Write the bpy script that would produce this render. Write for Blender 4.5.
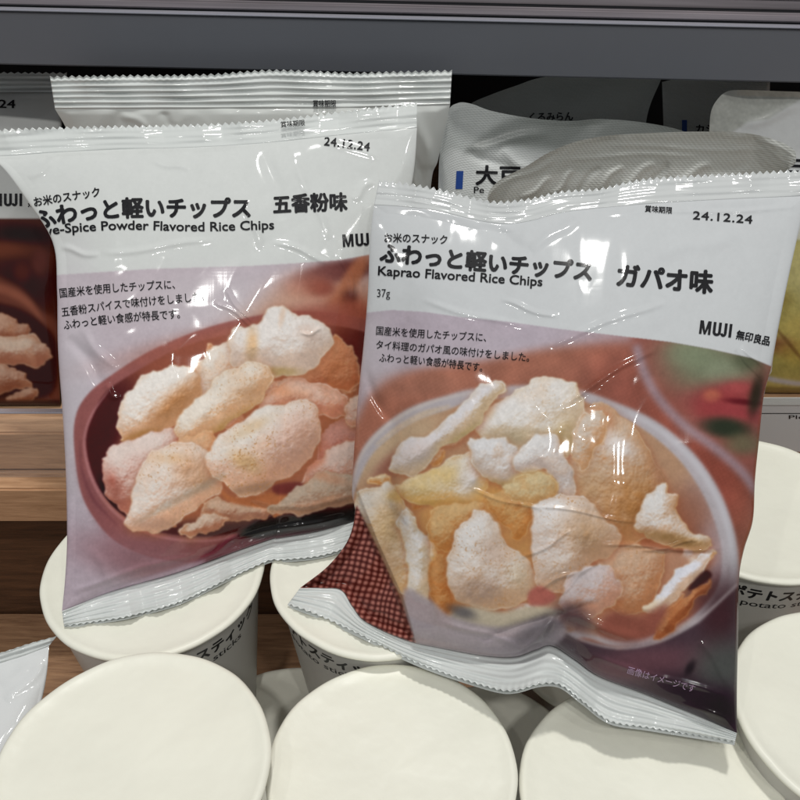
import bpy, bmesh, math, random
import numpy as np
from mathutils import Vector, Matrix

for o in list(bpy.data.objects):
    bpy.data.objects.remove(o)
scene = bpy.context.scene
COL = scene.collection

# ---------------------------------------------------------------- camera
PITCH = math.radians(38.0)
CAM_H = 0.297
FPX = 900.0                      # focal length for an 800 px wide picture
CP, SP = math.cos(PITCH), math.sin(PITCH)
cam_data = bpy.data.cameras.new('camera')
cam_data.sensor_fit = 'HORIZONTAL'
cam_data.sensor_width = 36.0
cam_data.lens = 36.0*FPX/800.0
cam_data.clip_start = 0.01
cam_data.clip_end = 50
cam = bpy.data.objects.new('camera', cam_data)
COL.objects.link(cam)
cam.location = (0, 0, CAM_H)
cam.rotation_euler = (math.radians(90)-PITCH, 0, 0)
scene.camera = cam

# ---------------------------------------------------------------- light of the shop
world = bpy.data.worlds.new("World")
scene.world = world
world.use_nodes = True
bg = world.node_tree.nodes['Background']
bg.inputs[0].default_value = (0.93, 0.97, 1.0, 1)
bg.inputs[1].default_value = 0.25

def lamp(name, loc, target, power, size, size_y=None, col=(1, .985, .95)):
    d = bpy.data.lights.new(name, 'AREA')
    d.energy = power; d.size = size; d.color = col
    if size_y:
        d.shape = 'RECTANGLE'; d.size_y = size_y
    else:
        d.shape = 'DISK'
    o = bpy.data.objects.new(name, d); COL.objects.link(o)
    o.location = loc
    o.rotation_euler = (Vector(target)-Vector(loc)).to_track_quat('-Z', 'Y').to_euler()
    return o
TG = (0.03, 0.27, 0.05)
lamp('ceiling_lamp', (0.06, 0.36, 1.75), TG, 12.0, .12)
lamp('ceiling_lamp', (0.02, -0.95, 1.85), TG, 7.0, .07)
lamp('ceiling_lamp', (0.36, -0.92, 1.80), TG, 3.4, .05)
lamp('ceiling_lamp', (0.75, -0.70, 1.85), TG, 2.0, .04)
lamp('ceiling_lamp', (-0.85, -0.55, 1.80), TG, 2.2, .04)
lamp('ceiling_lamp', (-0.32, -0.90, 1.85), TG, 1.6, .03)

scene.view_settings.view_transform = 'Standard'
scene.view_settings.look = 'None'
scene.view_settings.exposure = -0.05
scene.view_settings.gamma = 1.0
scene.render.engine = 'CYCLES'
scene.cycles.use_denoising = True
scene.cycles.max_bounces = 8
scene.cycles.sample_clamp_indirect = 6

# ---------------------------------------------------------------- helpers
def ray(px, py):
    u = (np.asarray(px, float)-400)/FPX; v = (np.asarray(py, float)-400)/FPX
    return np.stack([u, CP-v*SP, -SP-v*CP], -1)
def pt(px, py, d):
    """World point seen at (px, py) of the 800 px picture, d metres along the view axis."""
    return np.array([0, 0, CAM_H])+ray(px, py)*np.asarray(d, float)[..., None]
def depth_z(py, z):
    v = (np.asarray(py, float)-400)/FPX
    return (CAM_H-z)/(SP+v*CP)
def depth_y(py, y):
    v = (np.asarray(py, float)-400)/FPX
    return y/(CP-v*SP)

def srgb(r, g, b, k=1.0):
    f = lambda c: (c/255/12.92 if c/255 <= .04045 else ((c/255+.055)/1.055)**2.4)*k
    return (f(r), f(g), f(b), 1)

def link(o, parent=None):
    COL.objects.link(o)
    if parent is not None: o.parent = parent
    return o
def thing(name, label, cat, loc=(0, 0, 0), group=None):
    o = bpy.data.objects.new(name, None); COL.objects.link(o)
    o.empty_display_size = .01
    o.location = loc; o['label'] = label; o['category'] = cat
    if group: o['group'] = group
    return o
def tag(o, label, cat, group=None):
    o['label'] = label; o['category'] = cat
    if group: o['group'] = group
    return o
def to_obj(name, me, m, parent=None):
    if m: me.materials.append(m)
    o = bpy.data.objects.new(name, me); COL.objects.link(o)
    if parent is not None:
        o.parent = parent
        o.matrix_parent_inverse = Matrix.Translation(-Vector(parent.location))
    return o
def raw_mesh(name, V, F, smooth=True, colors=None):
    V = np.asarray(V, np.float32).reshape(-1, 3); F = np.asarray(F, np.int32)
    me = bpy.data.meshes.new(name)
    me.vertices.add(len(V)); me.vertices.foreach_set('co', V.ravel())
    n = F.shape[1]
    me.loops.add(F.size); me.loops.foreach_set('vertex_index', F.ravel())
    me.polygons.add(len(F)); me.polygons.foreach_set('loop_start', np.arange(0, F.size, n, dtype=np.int32))
    me.polygons.foreach_set('loop_total', np.full(len(F), n, np.int32))
    me.update(calc_edges=True)
    me.polygons.foreach_set('use_smooth', np.full(len(F), smooth))
    if colors is not None:
        a = me.color_attributes.new('print', 'FLOAT_COLOR', 'POINT')
        c = np.ones((len(V), 4), np.float32); c[:, :3] = colors.reshape(-1, 3)
        a.data.foreach_set('color', c.ravel())
    me.validate()
    return me
def grid_faces(nt, ns, off=0, flip=False):
    i = np.arange(nt-1)[:, None]*ns+np.arange(ns-1)[None]+off
    f = np.stack([i, i+ns, i+ns+1, i+1], -1).reshape(-1, 4)
    return f[:, ::-1] if flip else f
def shell(name, A, B, colA=None, colB=None, smooth=True):
    """Closed shell from a front grid A and a back grid B (same shape)."""
    nt, ns, _ = A.shape; N = nt*ns
    F = [grid_faces(nt, ns), grid_faces(nt, ns, N, True)]
    idx = np.arange(N).reshape(nt, ns)
    ring = np.concatenate([idx[0, :], idx[1:, -1], idx[-1, -2::-1], idx[-2:0:-1, 0]])
    r2 = np.roll(ring, -1)
    F.append(np.stack([ring, r2, r2+N, ring+N], -1))
    V = np.concatenate([A.reshape(-1, 3), B.reshape(-1, 3)])
    c = None
    if colA is not None: c = np.concatenate([colA.reshape(-1, 3), (colB if colB is not None else colA).reshape(-1, 3)])
    return raw_mesh(name, V, np.concatenate(F), smooth, c)

def bm_obj(name, bm, m, parent=None, smooth=False):
    me = bpy.data.meshes.new(name); bmesh.ops.recalc_face_normals(bm, faces=bm.faces); bm.to_mesh(me); bm.free()
    if smooth:
        for p in me.polygons: p.use_smooth = True
    return to_obj(name, me, m, parent)
def box_bm(x0, x1, y0, y1, z0, z1, bevel=0.0, bm=None):
    b = bmesh.new()
    bmesh.ops.create_cube(b, size=1)
    for v in b.verts:
        v.co = Vector(((x0+x1)/2+v.co.x*(x1-x0), (y0+y1)/2+v.co.y*(y1-y0), (z0+z1)/2+v.co.z*(z1-z0)))
    if bevel: bmesh.ops.bevel(b, geom=list(b.edges), offset=bevel, segments=2, affect='EDGES')
    if bm is None: return b
    me = bpy.data.meshes.new('t'); b.to_mesh(me); b.free(); bm.from_mesh(me); bpy.data.meshes.remove(me)
    return bm

# ---- materials
def mat(name, base=(.8, .8, .8, 1), rough=.5, attr=False, coat=0, coat_r=.1, spec=.5, metal=0, alpha=1, trans=0, ior=1.45,
        bump=None, var=None, stretch=(1, 1, 1)):
    m = bpy.data.materials.new(name); m.use_nodes = True
    nt = m.node_tree; N = nt.nodes; L = nt.links; p = N['Principled BSDF']
    p.inputs['Base Color'].default_value = base; p.inputs['Roughness'].default_value = rough
    p.inputs['Coat Weight'].default_value = coat; p.inputs['Coat Roughness'].default_value = coat_r
    p.inputs['Specular IOR Level'].default_value = spec; p.inputs['Metallic'].default_value = metal
    p.inputs['Alpha'].default_value = alpha; p.inputs['Transmission Weight'].default_value = trans; p.inputs['IOR'].default_value = ior
    tc = N.new('ShaderNodeTexCoord'); mp = N.new('ShaderNodeMapping'); mp.inputs['Scale'].default_value = stretch
    L.new(tc.outputs['Object'], mp.inputs['Vector'])
    src = None
    if attr:
        a = N.new('ShaderNodeAttribute'); a.attribute_name = 'print'; src = a.outputs['Color']
        L.new(src, p.inputs['Base Color'])
    if var:                      # (scale, amount)
        n = N.new('ShaderNodeTexNoise'); n.inputs['Scale'].default_value = var[0]; n.inputs['Detail'].default_value = 6
        L.new(mp.outputs[0], n.inputs['Vector'])
        r = N.new('ShaderNodeMapRange'); r.inputs['From Min'].default_value = .3; r.inputs['From Max'].default_value = .7
        r.inputs['To Min'].default_value = 1-var[1]; r.inputs['To Max'].default_value = 1+var[1]*.5
        L.new(n.outputs['Fac'], r.inputs['Value'])
        mx = N.new('ShaderNodeVectorMath'); mx.operation = 'SCALE'
        if src: L.new(src, mx.inputs[0])
        else: mx.inputs[0].default_value = base[:3]
        L.new(r.outputs[0], mx.inputs['Scale']); L.new(mx.outputs[0], p.inputs['Base Color'])
    if bump:                     # [(scale, distance), ...]
        prev = None
        for sc, di in bump:
            n = N.new('ShaderNodeTexNoise'); n.inputs['Scale'].default_value = sc; n.inputs['Detail'].default_value = 4
            L.new(mp.outputs[0], n.inputs['Vector'])
            b = N.new('ShaderNodeBump'); b.inputs['Distance'].default_value = di; b.inputs['Strength'].default_value = 1
            L.new(n.outputs['Fac'], b.inputs['Height'])
            if prev: L.new(prev, b.inputs['Normal'])
            prev = b.outputs[0]
        L.new(prev, p.inputs['Normal'])
    return m

def wood(name, dark, light, scale=9, rough=.5):
    m = bpy.data.materials.new(name); m.use_nodes = True
    nt = m.node_tree; N = nt.nodes; L = nt.links; p = N['Principled BSDF']; p.inputs['Roughness'].default_value = rough
    tc = N.new('ShaderNodeTexCoord'); mp = N.new('ShaderNodeMapping'); mp.inputs['Scale'].default_value = (3.0, 34, 34)
    L.new(tc.outputs['Object'], mp.inputs['Vector'])
    n = N.new('ShaderNodeTexNoise'); n.inputs['Scale'].default_value = scale; n.inputs['Detail'].default_value = 9; n.inputs['Roughness'].default_value = .62; n.inputs['Distortion'].default_value = .6
    L.new(mp.outputs[0], n.inputs['Vector'])
    mp2 = N.new('ShaderNodeMapping'); mp2.inputs['Scale'].default_value = (14, 320, 320); L.new(tc.outputs['Object'], mp2.inputs['Vector'])
    n2 = N.new('ShaderNodeTexNoise'); n2.inputs['Scale'].default_value = 6; n2.inputs['Detail'].default_value = 4; L.new(mp2.outputs[0], n2.inputs['Vector'])
    ad = N.new('ShaderNodeMath'); ad.operation = 'MULTIPLY_ADD'; ad.inputs[1].default_value = .2; L.new(n2.outputs['Fac'], ad.inputs[0]); L.new(n.outputs['Fac'], ad.inputs[2])
    r = N.new('ShaderNodeValToRGB'); e = r.color_ramp.elements; e[0].position = .38; e[0].color = dark; e[1].position = .86; e[1].color = light
    L.new(ad.outputs[0], r.inputs['Fac']); L.new(r.outputs['Color'], p.inputs['Base Color'])
    b = N.new('ShaderNodeBump'); b.inputs['Distance'].default_value = .0004; L.new(ad.outputs[0], b.inputs['Height']); L.new(b.outputs[0], p.inputs['Normal'])
    return m

M = {}
M['film'] = mat('printed_film', attr=True, rough=.55, spec=.12, coat=.65, coat_r=.07, bump=[(700, .00002), (120, .00008)])
M['seal'] = mat('white_seal_film', srgb(214, 218, 216), rough=.5, spec=.2, coat=.7, coat_r=.09, bump=[(900, .00003), (200, .0001)])
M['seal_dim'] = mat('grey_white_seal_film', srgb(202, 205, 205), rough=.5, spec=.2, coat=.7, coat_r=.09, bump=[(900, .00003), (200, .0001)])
M['back_film'] = mat('silver_inner_film', srgb(186, 188, 186), rough=.38, coat=.5)
M['ink'] = mat('black_ink', srgb(24, 24, 28), rough=.5, spec=.2, coat=.25, coat_r=.08)
M['pale_ink'] = mat('pale_ink', srgb(178, 150, 178), rough=.45)
M['blue_ink'] = mat('blue_ink', srgb(38, 74, 150), rough=.45)
M['lid'] = mat('cream_paper_lid', srgb(245, 244, 230), rough=.38, spec=.45, var=(26, .035), bump=[(20, .0028), (70, .0002), (420, .00003)])
M['lidrim'] = mat('cream_lid_edge', srgb(243, 242, 228), rough=.5, spec=.35, var=(60, .05))
M['cup'] = mat('cup_paper', srgb(204, 202, 196), rough=.45, spec=.4, var=(30, .04))
M['pouch'] = mat('frosted_pouch_film', attr=True, rough=.42, coat=.35, coat_r=.25, bump=[(260, .0002)])
def add_weave(m, per, dist):
    nt = m.node_tree; N = nt.nodes; L = nt.links; p = N['Principled BSDF']
    old = p.inputs['Normal'].links[0].from_socket
    tc = N.new('ShaderNodeTexCoord'); prev = old
    for d in ('Z', 'DIAGONAL'):
        w = N.new('ShaderNodeTexWave'); w.bands_direction = d; w.inputs['Scale'].default_value = per; w.inputs['Distortion'].default_value = .15
        L.new(tc.outputs['Object'], w.inputs['Vector'])
        b = N.new('ShaderNodeBump'); b.inputs['Distance'].default_value = dist; L.new(w.outputs['Fac'], b.inputs['Height']); L.new(prev, b.inputs['Normal']); prev = b.outputs[0]
    L.new(prev, p.inputs['Normal'])
add_weave(M['pouch'], 300, .00006)
M['soft'] = mat('glossy_pouch_film', attr=True, rough=.45, coat=.5, coat_r=.12, bump=[(200, .00015)])
M['metal'] = mat('grey_painted_steel', srgb(112, 115, 122), rough=.36, spec=.5, var=(12, .05), bump=[(700, .00002)])
M['edge'] = mat('bright_steel_lip', srgb(205, 205, 215), rough=.25, metal=.6)
M['clear'] = mat('clear_acrylic', (.8, .82, .85, 1), rough=.08, alpha=.07, coat=1, coat_r=.04)
M['smoke'] = mat('smoky_plastic_strip', srgb(150, 142, 146), rough=.25, coat=.6, coat_r=.1, var=(6, .3), stretch=(2, 60, 60))
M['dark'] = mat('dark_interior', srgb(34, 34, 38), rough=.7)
M['wood_edge'] = wood('oak_board', srgb(172, 130, 96), srgb(228, 184, 144))
M['wood_dark'] = wood('brown_board', srgb(68, 45, 30), srgb(114, 79, 54))
M['wood_floor'] = wood('shelf_floor_board', srgb(130, 96, 70), srgb(194, 152, 116))
M['tag'] = mat('price_card', srgb(206, 206, 206), rough=.5)
# ---------------------------------------------------------------- printed artwork (numpy, stored as vertex colours)
def smooth_closed(pts, n=8):
    P = np.array(pts, float); N = len(P); out = []
    for i in range(N):
        p0, p1, p2, p3 = P[i-1], P[i], P[(i+1) % N], P[(i+2) % N]
        for k in range(n):
            t = k/n
            out.append(.5*((2*p1)+(-p0+p2)*t+(2*p0-5*p1+4*p2-p3)*t*t+(-p0+3*p1-3*p2+p3)*t**3))
    return np.array(out)

def catmull(pts, n=10):
    P = np.array(pts, float); out = []
    if len(P) == 2: return P
    E = np.vstack([2*P[0]-P[1], P, 2*P[-1]-P[-2]])
    for i in range(1, len(E)-2):
        p0, p1, p2, p3 = E[i-1], E[i], E[i+1], E[i+2]
        for k in range(n):
            t = k/n
            out.append(.5*((2*p1)+(-p0+p2)*t+(2*p0-5*p1+4*p2-p3)*t*t+(-p0+3*p1-3*p2+p3)*t**3))
    out.append(P[-1])
    return np.array(out)

def blur(a, s):
    if s <= 0: return a
    r = int(math.ceil(s*3)); k = np.exp(-.5*(np.arange(-r, r+1)/s)**2); k /= k.sum()
    H, W = a.shape
    def ax(b):
        n = b.shape[1]; p = np.pad(b, ((0, 0), (r, r)), mode='edge')
        m = p.shape[1]+2*r
        f = np.fft.irfft(np.fft.rfft(p, m, axis=1)*np.fft.rfft(k, m)[None, :], m, axis=1)
        return f[:, 2*r:2*r+n]
    return ax(ax(a).T).T

class Art:
    """A printed picture, painted in the coordinates of the print (x right, y down)."""
    def __init__(s, x0, y0, x1, y1, S, base, seed):
        s.x0, s.y0, s.S = x0, y0, S
        s.W, s.H = int((x1-x0)*S), int((y1-y0)*S)
        s.c = np.ones((s.H, s.W, 3))*np.array(base, float)/255
        s.rng = np.random.RandomState(seed)
        s.X, s.Y = np.meshgrid(x0+(np.arange(s.W)+.5)/S, y0+(np.arange(s.H)+.5)/S)
    def noise(s, sc):
        sc = sc*s.S
        n = blur(s.rng.randn(s.H, s.W), sc)
        return n/(n.std()+1e-9)
    def mask(s, pts, smooth=True, soft=.5):
        P = smooth_closed(pts) if smooth else np.array(pts, float)
        m = np.zeros((s.H, s.W))
        px = (P[:, 0]-s.x0)*s.S-.5; py = (P[:, 1]-s.y0)*s.S-.5
        ya, yb = max(0, int(py.min())), min(s.H-1, int(py.max())+1)
        qx, qy = np.roll(px, -1), np.roll(py, -1)
        cols = np.arange(s.W)
        for y in range(ya, yb+1):
            c = ((py <= y) & (qy > y)) | ((qy <= y) & (py > y))
            if not c.any(): continue
            xs = np.sort(px[c]+(y-py[c])/(qy[c]-py[c])*(qx[c]-px[c]))
            for a, b in zip(xs[::2], xs[1::2]):
                m[y] += np.clip(cols-a+.5, 0, 1)*np.clip(b-cols+.5, 0, 1)
        return np.clip(blur(np.clip(m, 0, 1), soft*s.S), 0, 1)
    def put(s, m, col, a=1):
        m = (m*a)[..., None]; s.c = s.c*(1-m)+m*np.array(col, float)/255
    def poly(s, pts, col, soft=.5, a=1, smooth=True):
        s.put(s.mask(pts, smooth, soft), col, a)
    def blob(s, x, y, rx, ry, col, a=1, ang=0, p=1.5):
        c, n = math.cos(math.radians(ang)), math.sin(math.radians(ang))
        u = ((s.X-x)*c+(s.Y-y)*n)/rx; v = (-(s.X-x)*n+(s.Y-y)*c)/ry
        s.put(np.exp(-(u*u+v*v)**p*.7), col, a)
    def line(s, pts, w, col, soft=.5, a=1):
        P = catmull(pts); W = np.interp(np.linspace(0, 1, len(P)), np.linspace(0, 1, len(w)), w) if hasattr(w, '__len__') else np.full(len(P), float(w))
        d = np.gradient(P, axis=0); n = np.stack([-d[:, 1], d[:, 0]], 1)/(np.linalg.norm(d, axis=1)[:, None]+1e-9)
        Q = np.vstack([P+n*W[:, None]/2, (P-n*W[:, None]/2)[::-1]])
        s.put(s.mask(Q, False, soft), col, a)
    def chip(s, pts, hi, lo, rim, puff=1, L=(-.35, -.75), grain=1, warm=(), drop=.45, rimw=1.6, speck=.25):
        xs = [p[0] for p in pts]; ys = [p[1] for p in pts]; r = 26
        ia, ib = max(0, int((min(xs)-r-s.x0)*s.S)), min(s.W, int((max(xs)+r-s.x0)*s.S))
        ja, jb = max(0, int((min(ys)-r-s.y0)*s.S)), min(s.H, int((max(ys)+r-s.y0)*s.S))
        if ib-ia < 8 or jb-ja < 8: return
        F = (s.c, s.X, s.Y, s.W, s.H, s.x0, s.y0)
        full = s.c
        s.c = full[ja:jb, ia:ib].copy(); s.X = F[1][ja:jb, ia:ib]; s.Y = F[2][ja:jb, ia:ib]
        s.x0 += ia/s.S; s.y0 += ja/s.S; s.W, s.H = ib-ia, jb-ja
        S = s.S
        # slightly ragged outline
        P = smooth_closed(pts, 10); t = np.arange(len(P))
        rg = np.zeros(len(P))
        for f, am in ((3, 1.3), (5, 1.5), (8, 1.3), (13, .9), (21, .6), (37, .4)):
            rg += am*np.sin(t/len(P)*2*math.pi*f+s.rng.rand()*6.28)
        d = np.roll(P, -1, 0)-np.roll(P, 1, 0); n = np.stack([d[:, 1], -d[:, 0]], 1)/(np.linalg.norm(d, axis=1)[:, None]+1e-9)
        span = min(1.0, (max(xs)-min(xs)+max(ys)-min(ys))/90); m = s.mask(P+n*rg[:, None]*.8*span**1.3, False, .75)
        sh = np.roll(np.roll(blur(m, 4*S), int(3*S), 0), int(1*S), 1)
        al = np.clip(drop*1.7*sh, 0, 1)[..., None]; s.c = s.c*(1-al)+np.minimum(s.c, np.array([164, 94, 62])/255)*al
        size = math.sqrt(max(m.sum(), 1))/S
        b1 = blur(m, size*.16*S)*m; b2 = blur(m, size*.05*S)*m
        n1, n2, n3 = s.noise(size*.11), s.noise(2.2), s.noise(.9)
        nf = s.noise(size*.16); fold = np.exp(-(nf/.5)**2); nb = s.noise(size*.07); n4 = s.noise(4.0)
        h = (2.6*b1*size*.35+b2*size*.10)*puff+n1*size*.020*puff+nb*size*.012*puff-fold*size*.014*puff+(n4*.42+n2*.30+n3*.16)*grain
        gy, gx = np.gradient(h, 1/S)
        nz = 1/np.sqrt(gx*gx+gy*gy+1)
        lz = math.sqrt(max(0, 1-L[0]**2-L[1]**2))
        sh = (-gx*L[0]-gy*L[1]+lz)*nz
        k = np.clip(.56+.74*(sh-.46), 0, 1)
        k = k*k*(3-2*k)
        hi, lo, rim = [np.array(q, float)/255 for q in (hi, lo, rim)]
        lo = lo*np.array([1.02, .98, .93]); col = lo+(hi-lo)*k[..., None]; bl = np.clip(.10+.24*n1+.22*nb-.25*k, 0, .5)[..., None]; col = col*(1-bl)+bl*(lo*.45+hi*.55)*np.array([1.04, .97, .90]); st = np.clip(s.noise(.75)*.5+s.noise(1.3)*.5, -1.5, 1.8)*.022*grain; col = col*(1+st[..., None])
        e = np.clip(1-blur(m, rimw*S)*m*1.0, 0, 1); e = np.clip((e-.12)*2.2, 0, 1)*(.55+.45*np.clip(-sh+.9, 0, 1))
        col = col*(1-e[..., None]*.42)+rim*e[..., None]*.42
        # thin flake: bright curled lip, warm hollow just inside it, broken up along the edge
        q1 = blur(m, 1.6*S); q2 = blur(m, 4.2*S)
        hol = np.clip((.93-q2)*3.2, 0, 1)*np.clip((q1-.62)*4, 0, 1)*np.clip(.35+.75*n1, 0, 1)*m
        lip = np.clip((.90-q1)*3.4, 0, 1)*np.clip((q1-.42)*4, 0, 1)*np.clip(.35+.8*n1, 0, 1)*m
        col = col*(1-.5*hol[..., None])+.5*hol[..., None]*(lo*.75+hi*.25)*np.array([1, .95, .86])
        col = col*(1-.55*lip[..., None])+.55*lip[..., None]*np.minimum(hi*1.03, 1)
        for (x, y, rx, ry, ang, wc, wa) in warm:
            c, q = math.cos(math.radians(ang)), math.sin(math.radians(ang))
            u = ((s.X-x)*c+(s.Y-y)*q)/rx; v = (-(s.X-x)*q+(s.Y-y)*c)/ry
            g = (np.exp(-(u*u+v*v)**1.4*.8)*wa*(1+.18*n1+.10*n2)).clip(0, 1)[..., None]
            col = col*(1-g)+g*np.array(wc, float)/255*(.8+.28*k[..., None])
        # seasoning specks
        sp = np.clip((s.noise(.62)-.85)*.9, 0, 1)*np.clip(n1*.6+.35, 0, 1)*speck*.75
        col = col*(1-sp[..., None])+sp[..., None]*np.array([196, 140, 84])/255
        s.c = s.c*(1-m[..., None])+col.clip(0, 1)*m[..., None]
        full[ja:jb, ia:ib] = s.c
        s.c, s.X, s.Y, s.W, s.H, s.x0, s.y0 = F
    def flakes(s, spots, pal, seed, r0=9, r1=16):
        """Small curled flakes that fill the pile under the large ones."""
        rg = random.Random(seed)
        for (x, y) in spots:
            r = rg.uniform(r0, r1); el = rg.uniform(.45, .8); an = rg.uniform(-.9, .5); n = 11; ph = [rg.uniform(0, 6.28) for _ in range(3)]
            pts = []
            for k in range(n):
                t = 2*math.pi*k/n
                q = r*(1+.16*math.sin(2*t+ph[0])+.13*math.sin(3*t+ph[1])+.08*math.sin(5*t+ph[2]))
                u, v = q*math.cos(t), q*el*math.sin(t)
                pts.append((x+u*math.cos(an)-v*math.sin(an), y+u*math.sin(an)+v*math.cos(an)))
            hi, lo, rim = rg.choice(pal)
            s.chip(pts, hi, lo, rim, .8, drop=.3, speck=.4)
    def grain(s, a):
        w = 1-.75*np.clip((s.c.min(-1)-.68)/.1, 0, 1)
        s.c = (s.c*(1+a*(w*(s.noise(.8)*.6+s.noise(2.5)*.5))[..., None])).clip(0, 1)
    def linear(s, k=1.0):
        c = s.c; v = np.where(c <= .04045, c/12.92, ((c+.055)/1.055)**2.4)
        return np.maximum(v-.019*np.exp(-v*3), .002)*np.asarray(k)

def five_spice_art(S=2.0):
    A = Art(-30, 90, 440, 650, S, (216, 219, 217), 3)
    line = [(-30, 282), (57, 275), (150, 269), (250, 266), (300, 263), (340, 260), (368, 255), (440, 244)]
    A.poly(line+[(440, 650), (-30, 650)], (194, 182, 190), .6, smooth=False)
    A.blob(215, 300, 110, 26, (203, 195, 200), .6)
    A.blob(75, 400, 22, 120, (204, 197, 204), .7); A.blob(90, 560, 90, 60, (176, 160, 172), .7)
    # blurred spices behind the bowl
    top = A.mask(line+[(440, 330), (260, 330)], False, .6)
    z = A.c.copy()
    A.blob(330, 320, 62, 46, (196, 142, 118), 1, -12, 2); A.blob(300, 312, 34, 24, (210, 168, 146), .9)
    A.blob(345, 270, 34, 10, (98, 52, 50), .95, -8, 2); A.blob(322, 276, 22, 9, (128, 78, 74), .8, -10)
    A.blob(321, 288, 14, 8, (132, 66, 56), .95, 5); A.blob(306, 286, 22, 12, (178, 112, 92), .5)
    A.blob(352, 278, 8, 34, (180, 112, 82), .85, 32, 2); A.blob(349, 303, 9, 12, (78, 42, 44), .95, 10)
    A.blob(338, 306, 12, 10, (170, 96, 66), .6); A.blob(358, 318, 12, 16, (176, 92, 66), .9); A.blob(318, 330, 40, 12, (206, 156, 128), .7)
    A.c = z*(1-top[..., None])+A.c*top[..., None]
    A.blob(285, 318, 46, 14, (206, 176, 160), .7)
    # bowl
    bowl = [(74, 445), (76, 415), (88, 394), (110, 376), (150, 351), (200, 330), (250, 317), (300, 311), (360, 318), (470, 350), (480, 440), (400, 520), (300, 556), (235, 566), (190, 563), (150, 557), (118, 543), (97, 522), (81, 492)]
    A.poly(bowl, (150, 92, 90), .9)
    A.blob(250, 335, 110, 14, (168, 98, 80), .8, -12); A.blob(330, 320, 50, 16, (152, 82, 70), .8)
    inner = [(91, 470), (86, 440), (93, 415), (106, 392), (135, 372), (180, 348), (230, 334), (280, 326), (360, 330), (460, 380), (450, 470), (352, 510), (300, 524), (240, 533), (200, 537), (158, 532), (124, 516), (103, 495)]
    im = A.mask(inner, True, 1.0)
    z = A.c.copy()
    A.put(im, (100, 46, 44)); A.blob(230, 345, 130, 28, (152, 86, 68), 1, -16, 2)
    A.blob(105, 445, 26, 70, (72, 30, 34), 1, 12, 2); A.blob(118, 500, 26, 26, (34, 18, 24), 1, 40, 2); A.blob(200, 520, 90, 22, (66, 34, 34), .9)
    A.c = z*(1-im[..., None])+A.c*im[..., None]
    A.blob(150, 560, 66, 22, (142, 98, 104), .8, 12); A.blob(95, 500, 8, 34, (136, 84, 88), .6, -24)
    A.line([(109, 390), (91, 416), (84, 442), (90, 474), (104, 500), (126, 521), (158, 536), (198, 541), (240, 537)], [1, 2, 2, 3, 3.4, 3.4, 3, 2.4, 1], (188, 128, 130), .9, .8)
    A.line([(80, 440), (82, 470), (94, 500), (118, 526)], [1, 2, 3, 1], (108, 60, 66), 1.2, .6)
    # deep red lower fold
    A.poly([(186, 572), (206, 552), (225, 540), (255, 528), (300, 520), (358, 508), (450, 480), (450, 640), (170, 640)], (104, 44, 54), 1.2, smooth=False)
    A.poly([(236, 536), (258, 518), (300, 512), (358, 494), (440, 470), (440, 520), (358, 524), (300, 536), (262, 540)], (40, 22, 28), 1.6, smooth=False)
    A.blob(250, 548, 60, 6, (134, 66, 78), .7, -14)
    A.poly([(62, 612), (110, 590), (170, 570), (205, 560), (190, 572), (120, 600), (62, 622)], (206, 182, 200), 1.5, a=.7)
    # chips, back to front
    A.poly([(122, 440), (150, 400), (215, 360), (300, 345), (352, 365), (375, 400), (375, 490), (300, 508), (200, 522), (135, 515), (112, 480)], (176, 110, 84), 5)
    W, WL, RM = (242, 236, 230), (196, 140, 116), (226, 192, 150)
    A.flakes([(140, 408), (160, 440), (176, 400), (200, 372), (214, 352), (250, 352), (196, 428), (222, 400), (196, 500), (212, 512), (168, 520), (240, 505), (262, 498), (300, 492), (330, 462), (346, 436), (340, 412), (310, 400), (288, 386), (262, 395), (232, 420), (140, 506), (122, 478), (318, 480), (280, 506), (350, 470), (345, 380)],
        [((240, 222, 208), (204, 142, 114), (230, 190, 156)), ((236, 206, 188), (196, 128, 100), (230, 180, 146)), ((228, 184, 152), (190, 116, 80), (232, 180, 130))], 5)
    A.chip([(296, 384), (318, 352), (334, 338), (347, 343), (356, 354), (360, 371), (356, 386), (348, 393), (326, 386)], (218, 158, 122), (176, 104, 76), (240, 214, 176), .5, warm=[(330, 368, 18, 16, 0, (196, 122, 84), .6)], rimw=2.4)
    A.chip([(192, 392), (196, 370), (204, 356), (215, 347), (235, 340), (248, 346), (250, 372), (238, 396), (215, 412), (196, 404)], (238, 228, 218), (212, 170, 140), RM, .8)
    A.chip([(118, 434), (119, 415), (124, 398), (135, 383), (150, 372), (166, 367), (183, 367), (198, 374), (204, 390), (190, 412), (170, 428), (140, 438), (122, 442)], (246, 240, 234), (212, 166, 134), (232, 194, 150), .8, warm=[(176, 404, 34, 11, -42, (214, 150, 98), .9), (140, 436, 22, 5, -18, (222, 160, 96), .8)])
    A.chip([(318, 470), (318, 440), (326, 428), (342, 421), (370, 424), (372, 450), (350, 470), (330, 478)], (212, 152, 138), (168, 96, 84), (226, 176, 156), .6)
    A.chip([(262, 412), (266, 394), (278, 384), (298, 379), (322, 384), (340, 391), (350, 399), (349, 411), (338, 419), (318, 416), (290, 412)], (236, 200, 182), (196, 132, 112), (236, 200, 176), .9, warm=[(290, 392, 20, 8, 10, (214, 150, 112), .5)])
    A.chip([(346, 406), (356, 396), (376, 398), (378, 430), (356, 428), (345, 420)], (232, 200, 184), (196, 136, 116), RM, .8)
    A.chip([(302, 484), (314, 463), (328, 450), (345, 443), (372, 440), (372, 486), (345, 490), (320, 482)], (232, 204, 192), (190, 130, 112), RM, .8, warm=[(312, 462, 16, 9, -45, (206, 138, 114), .8)])
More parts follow.
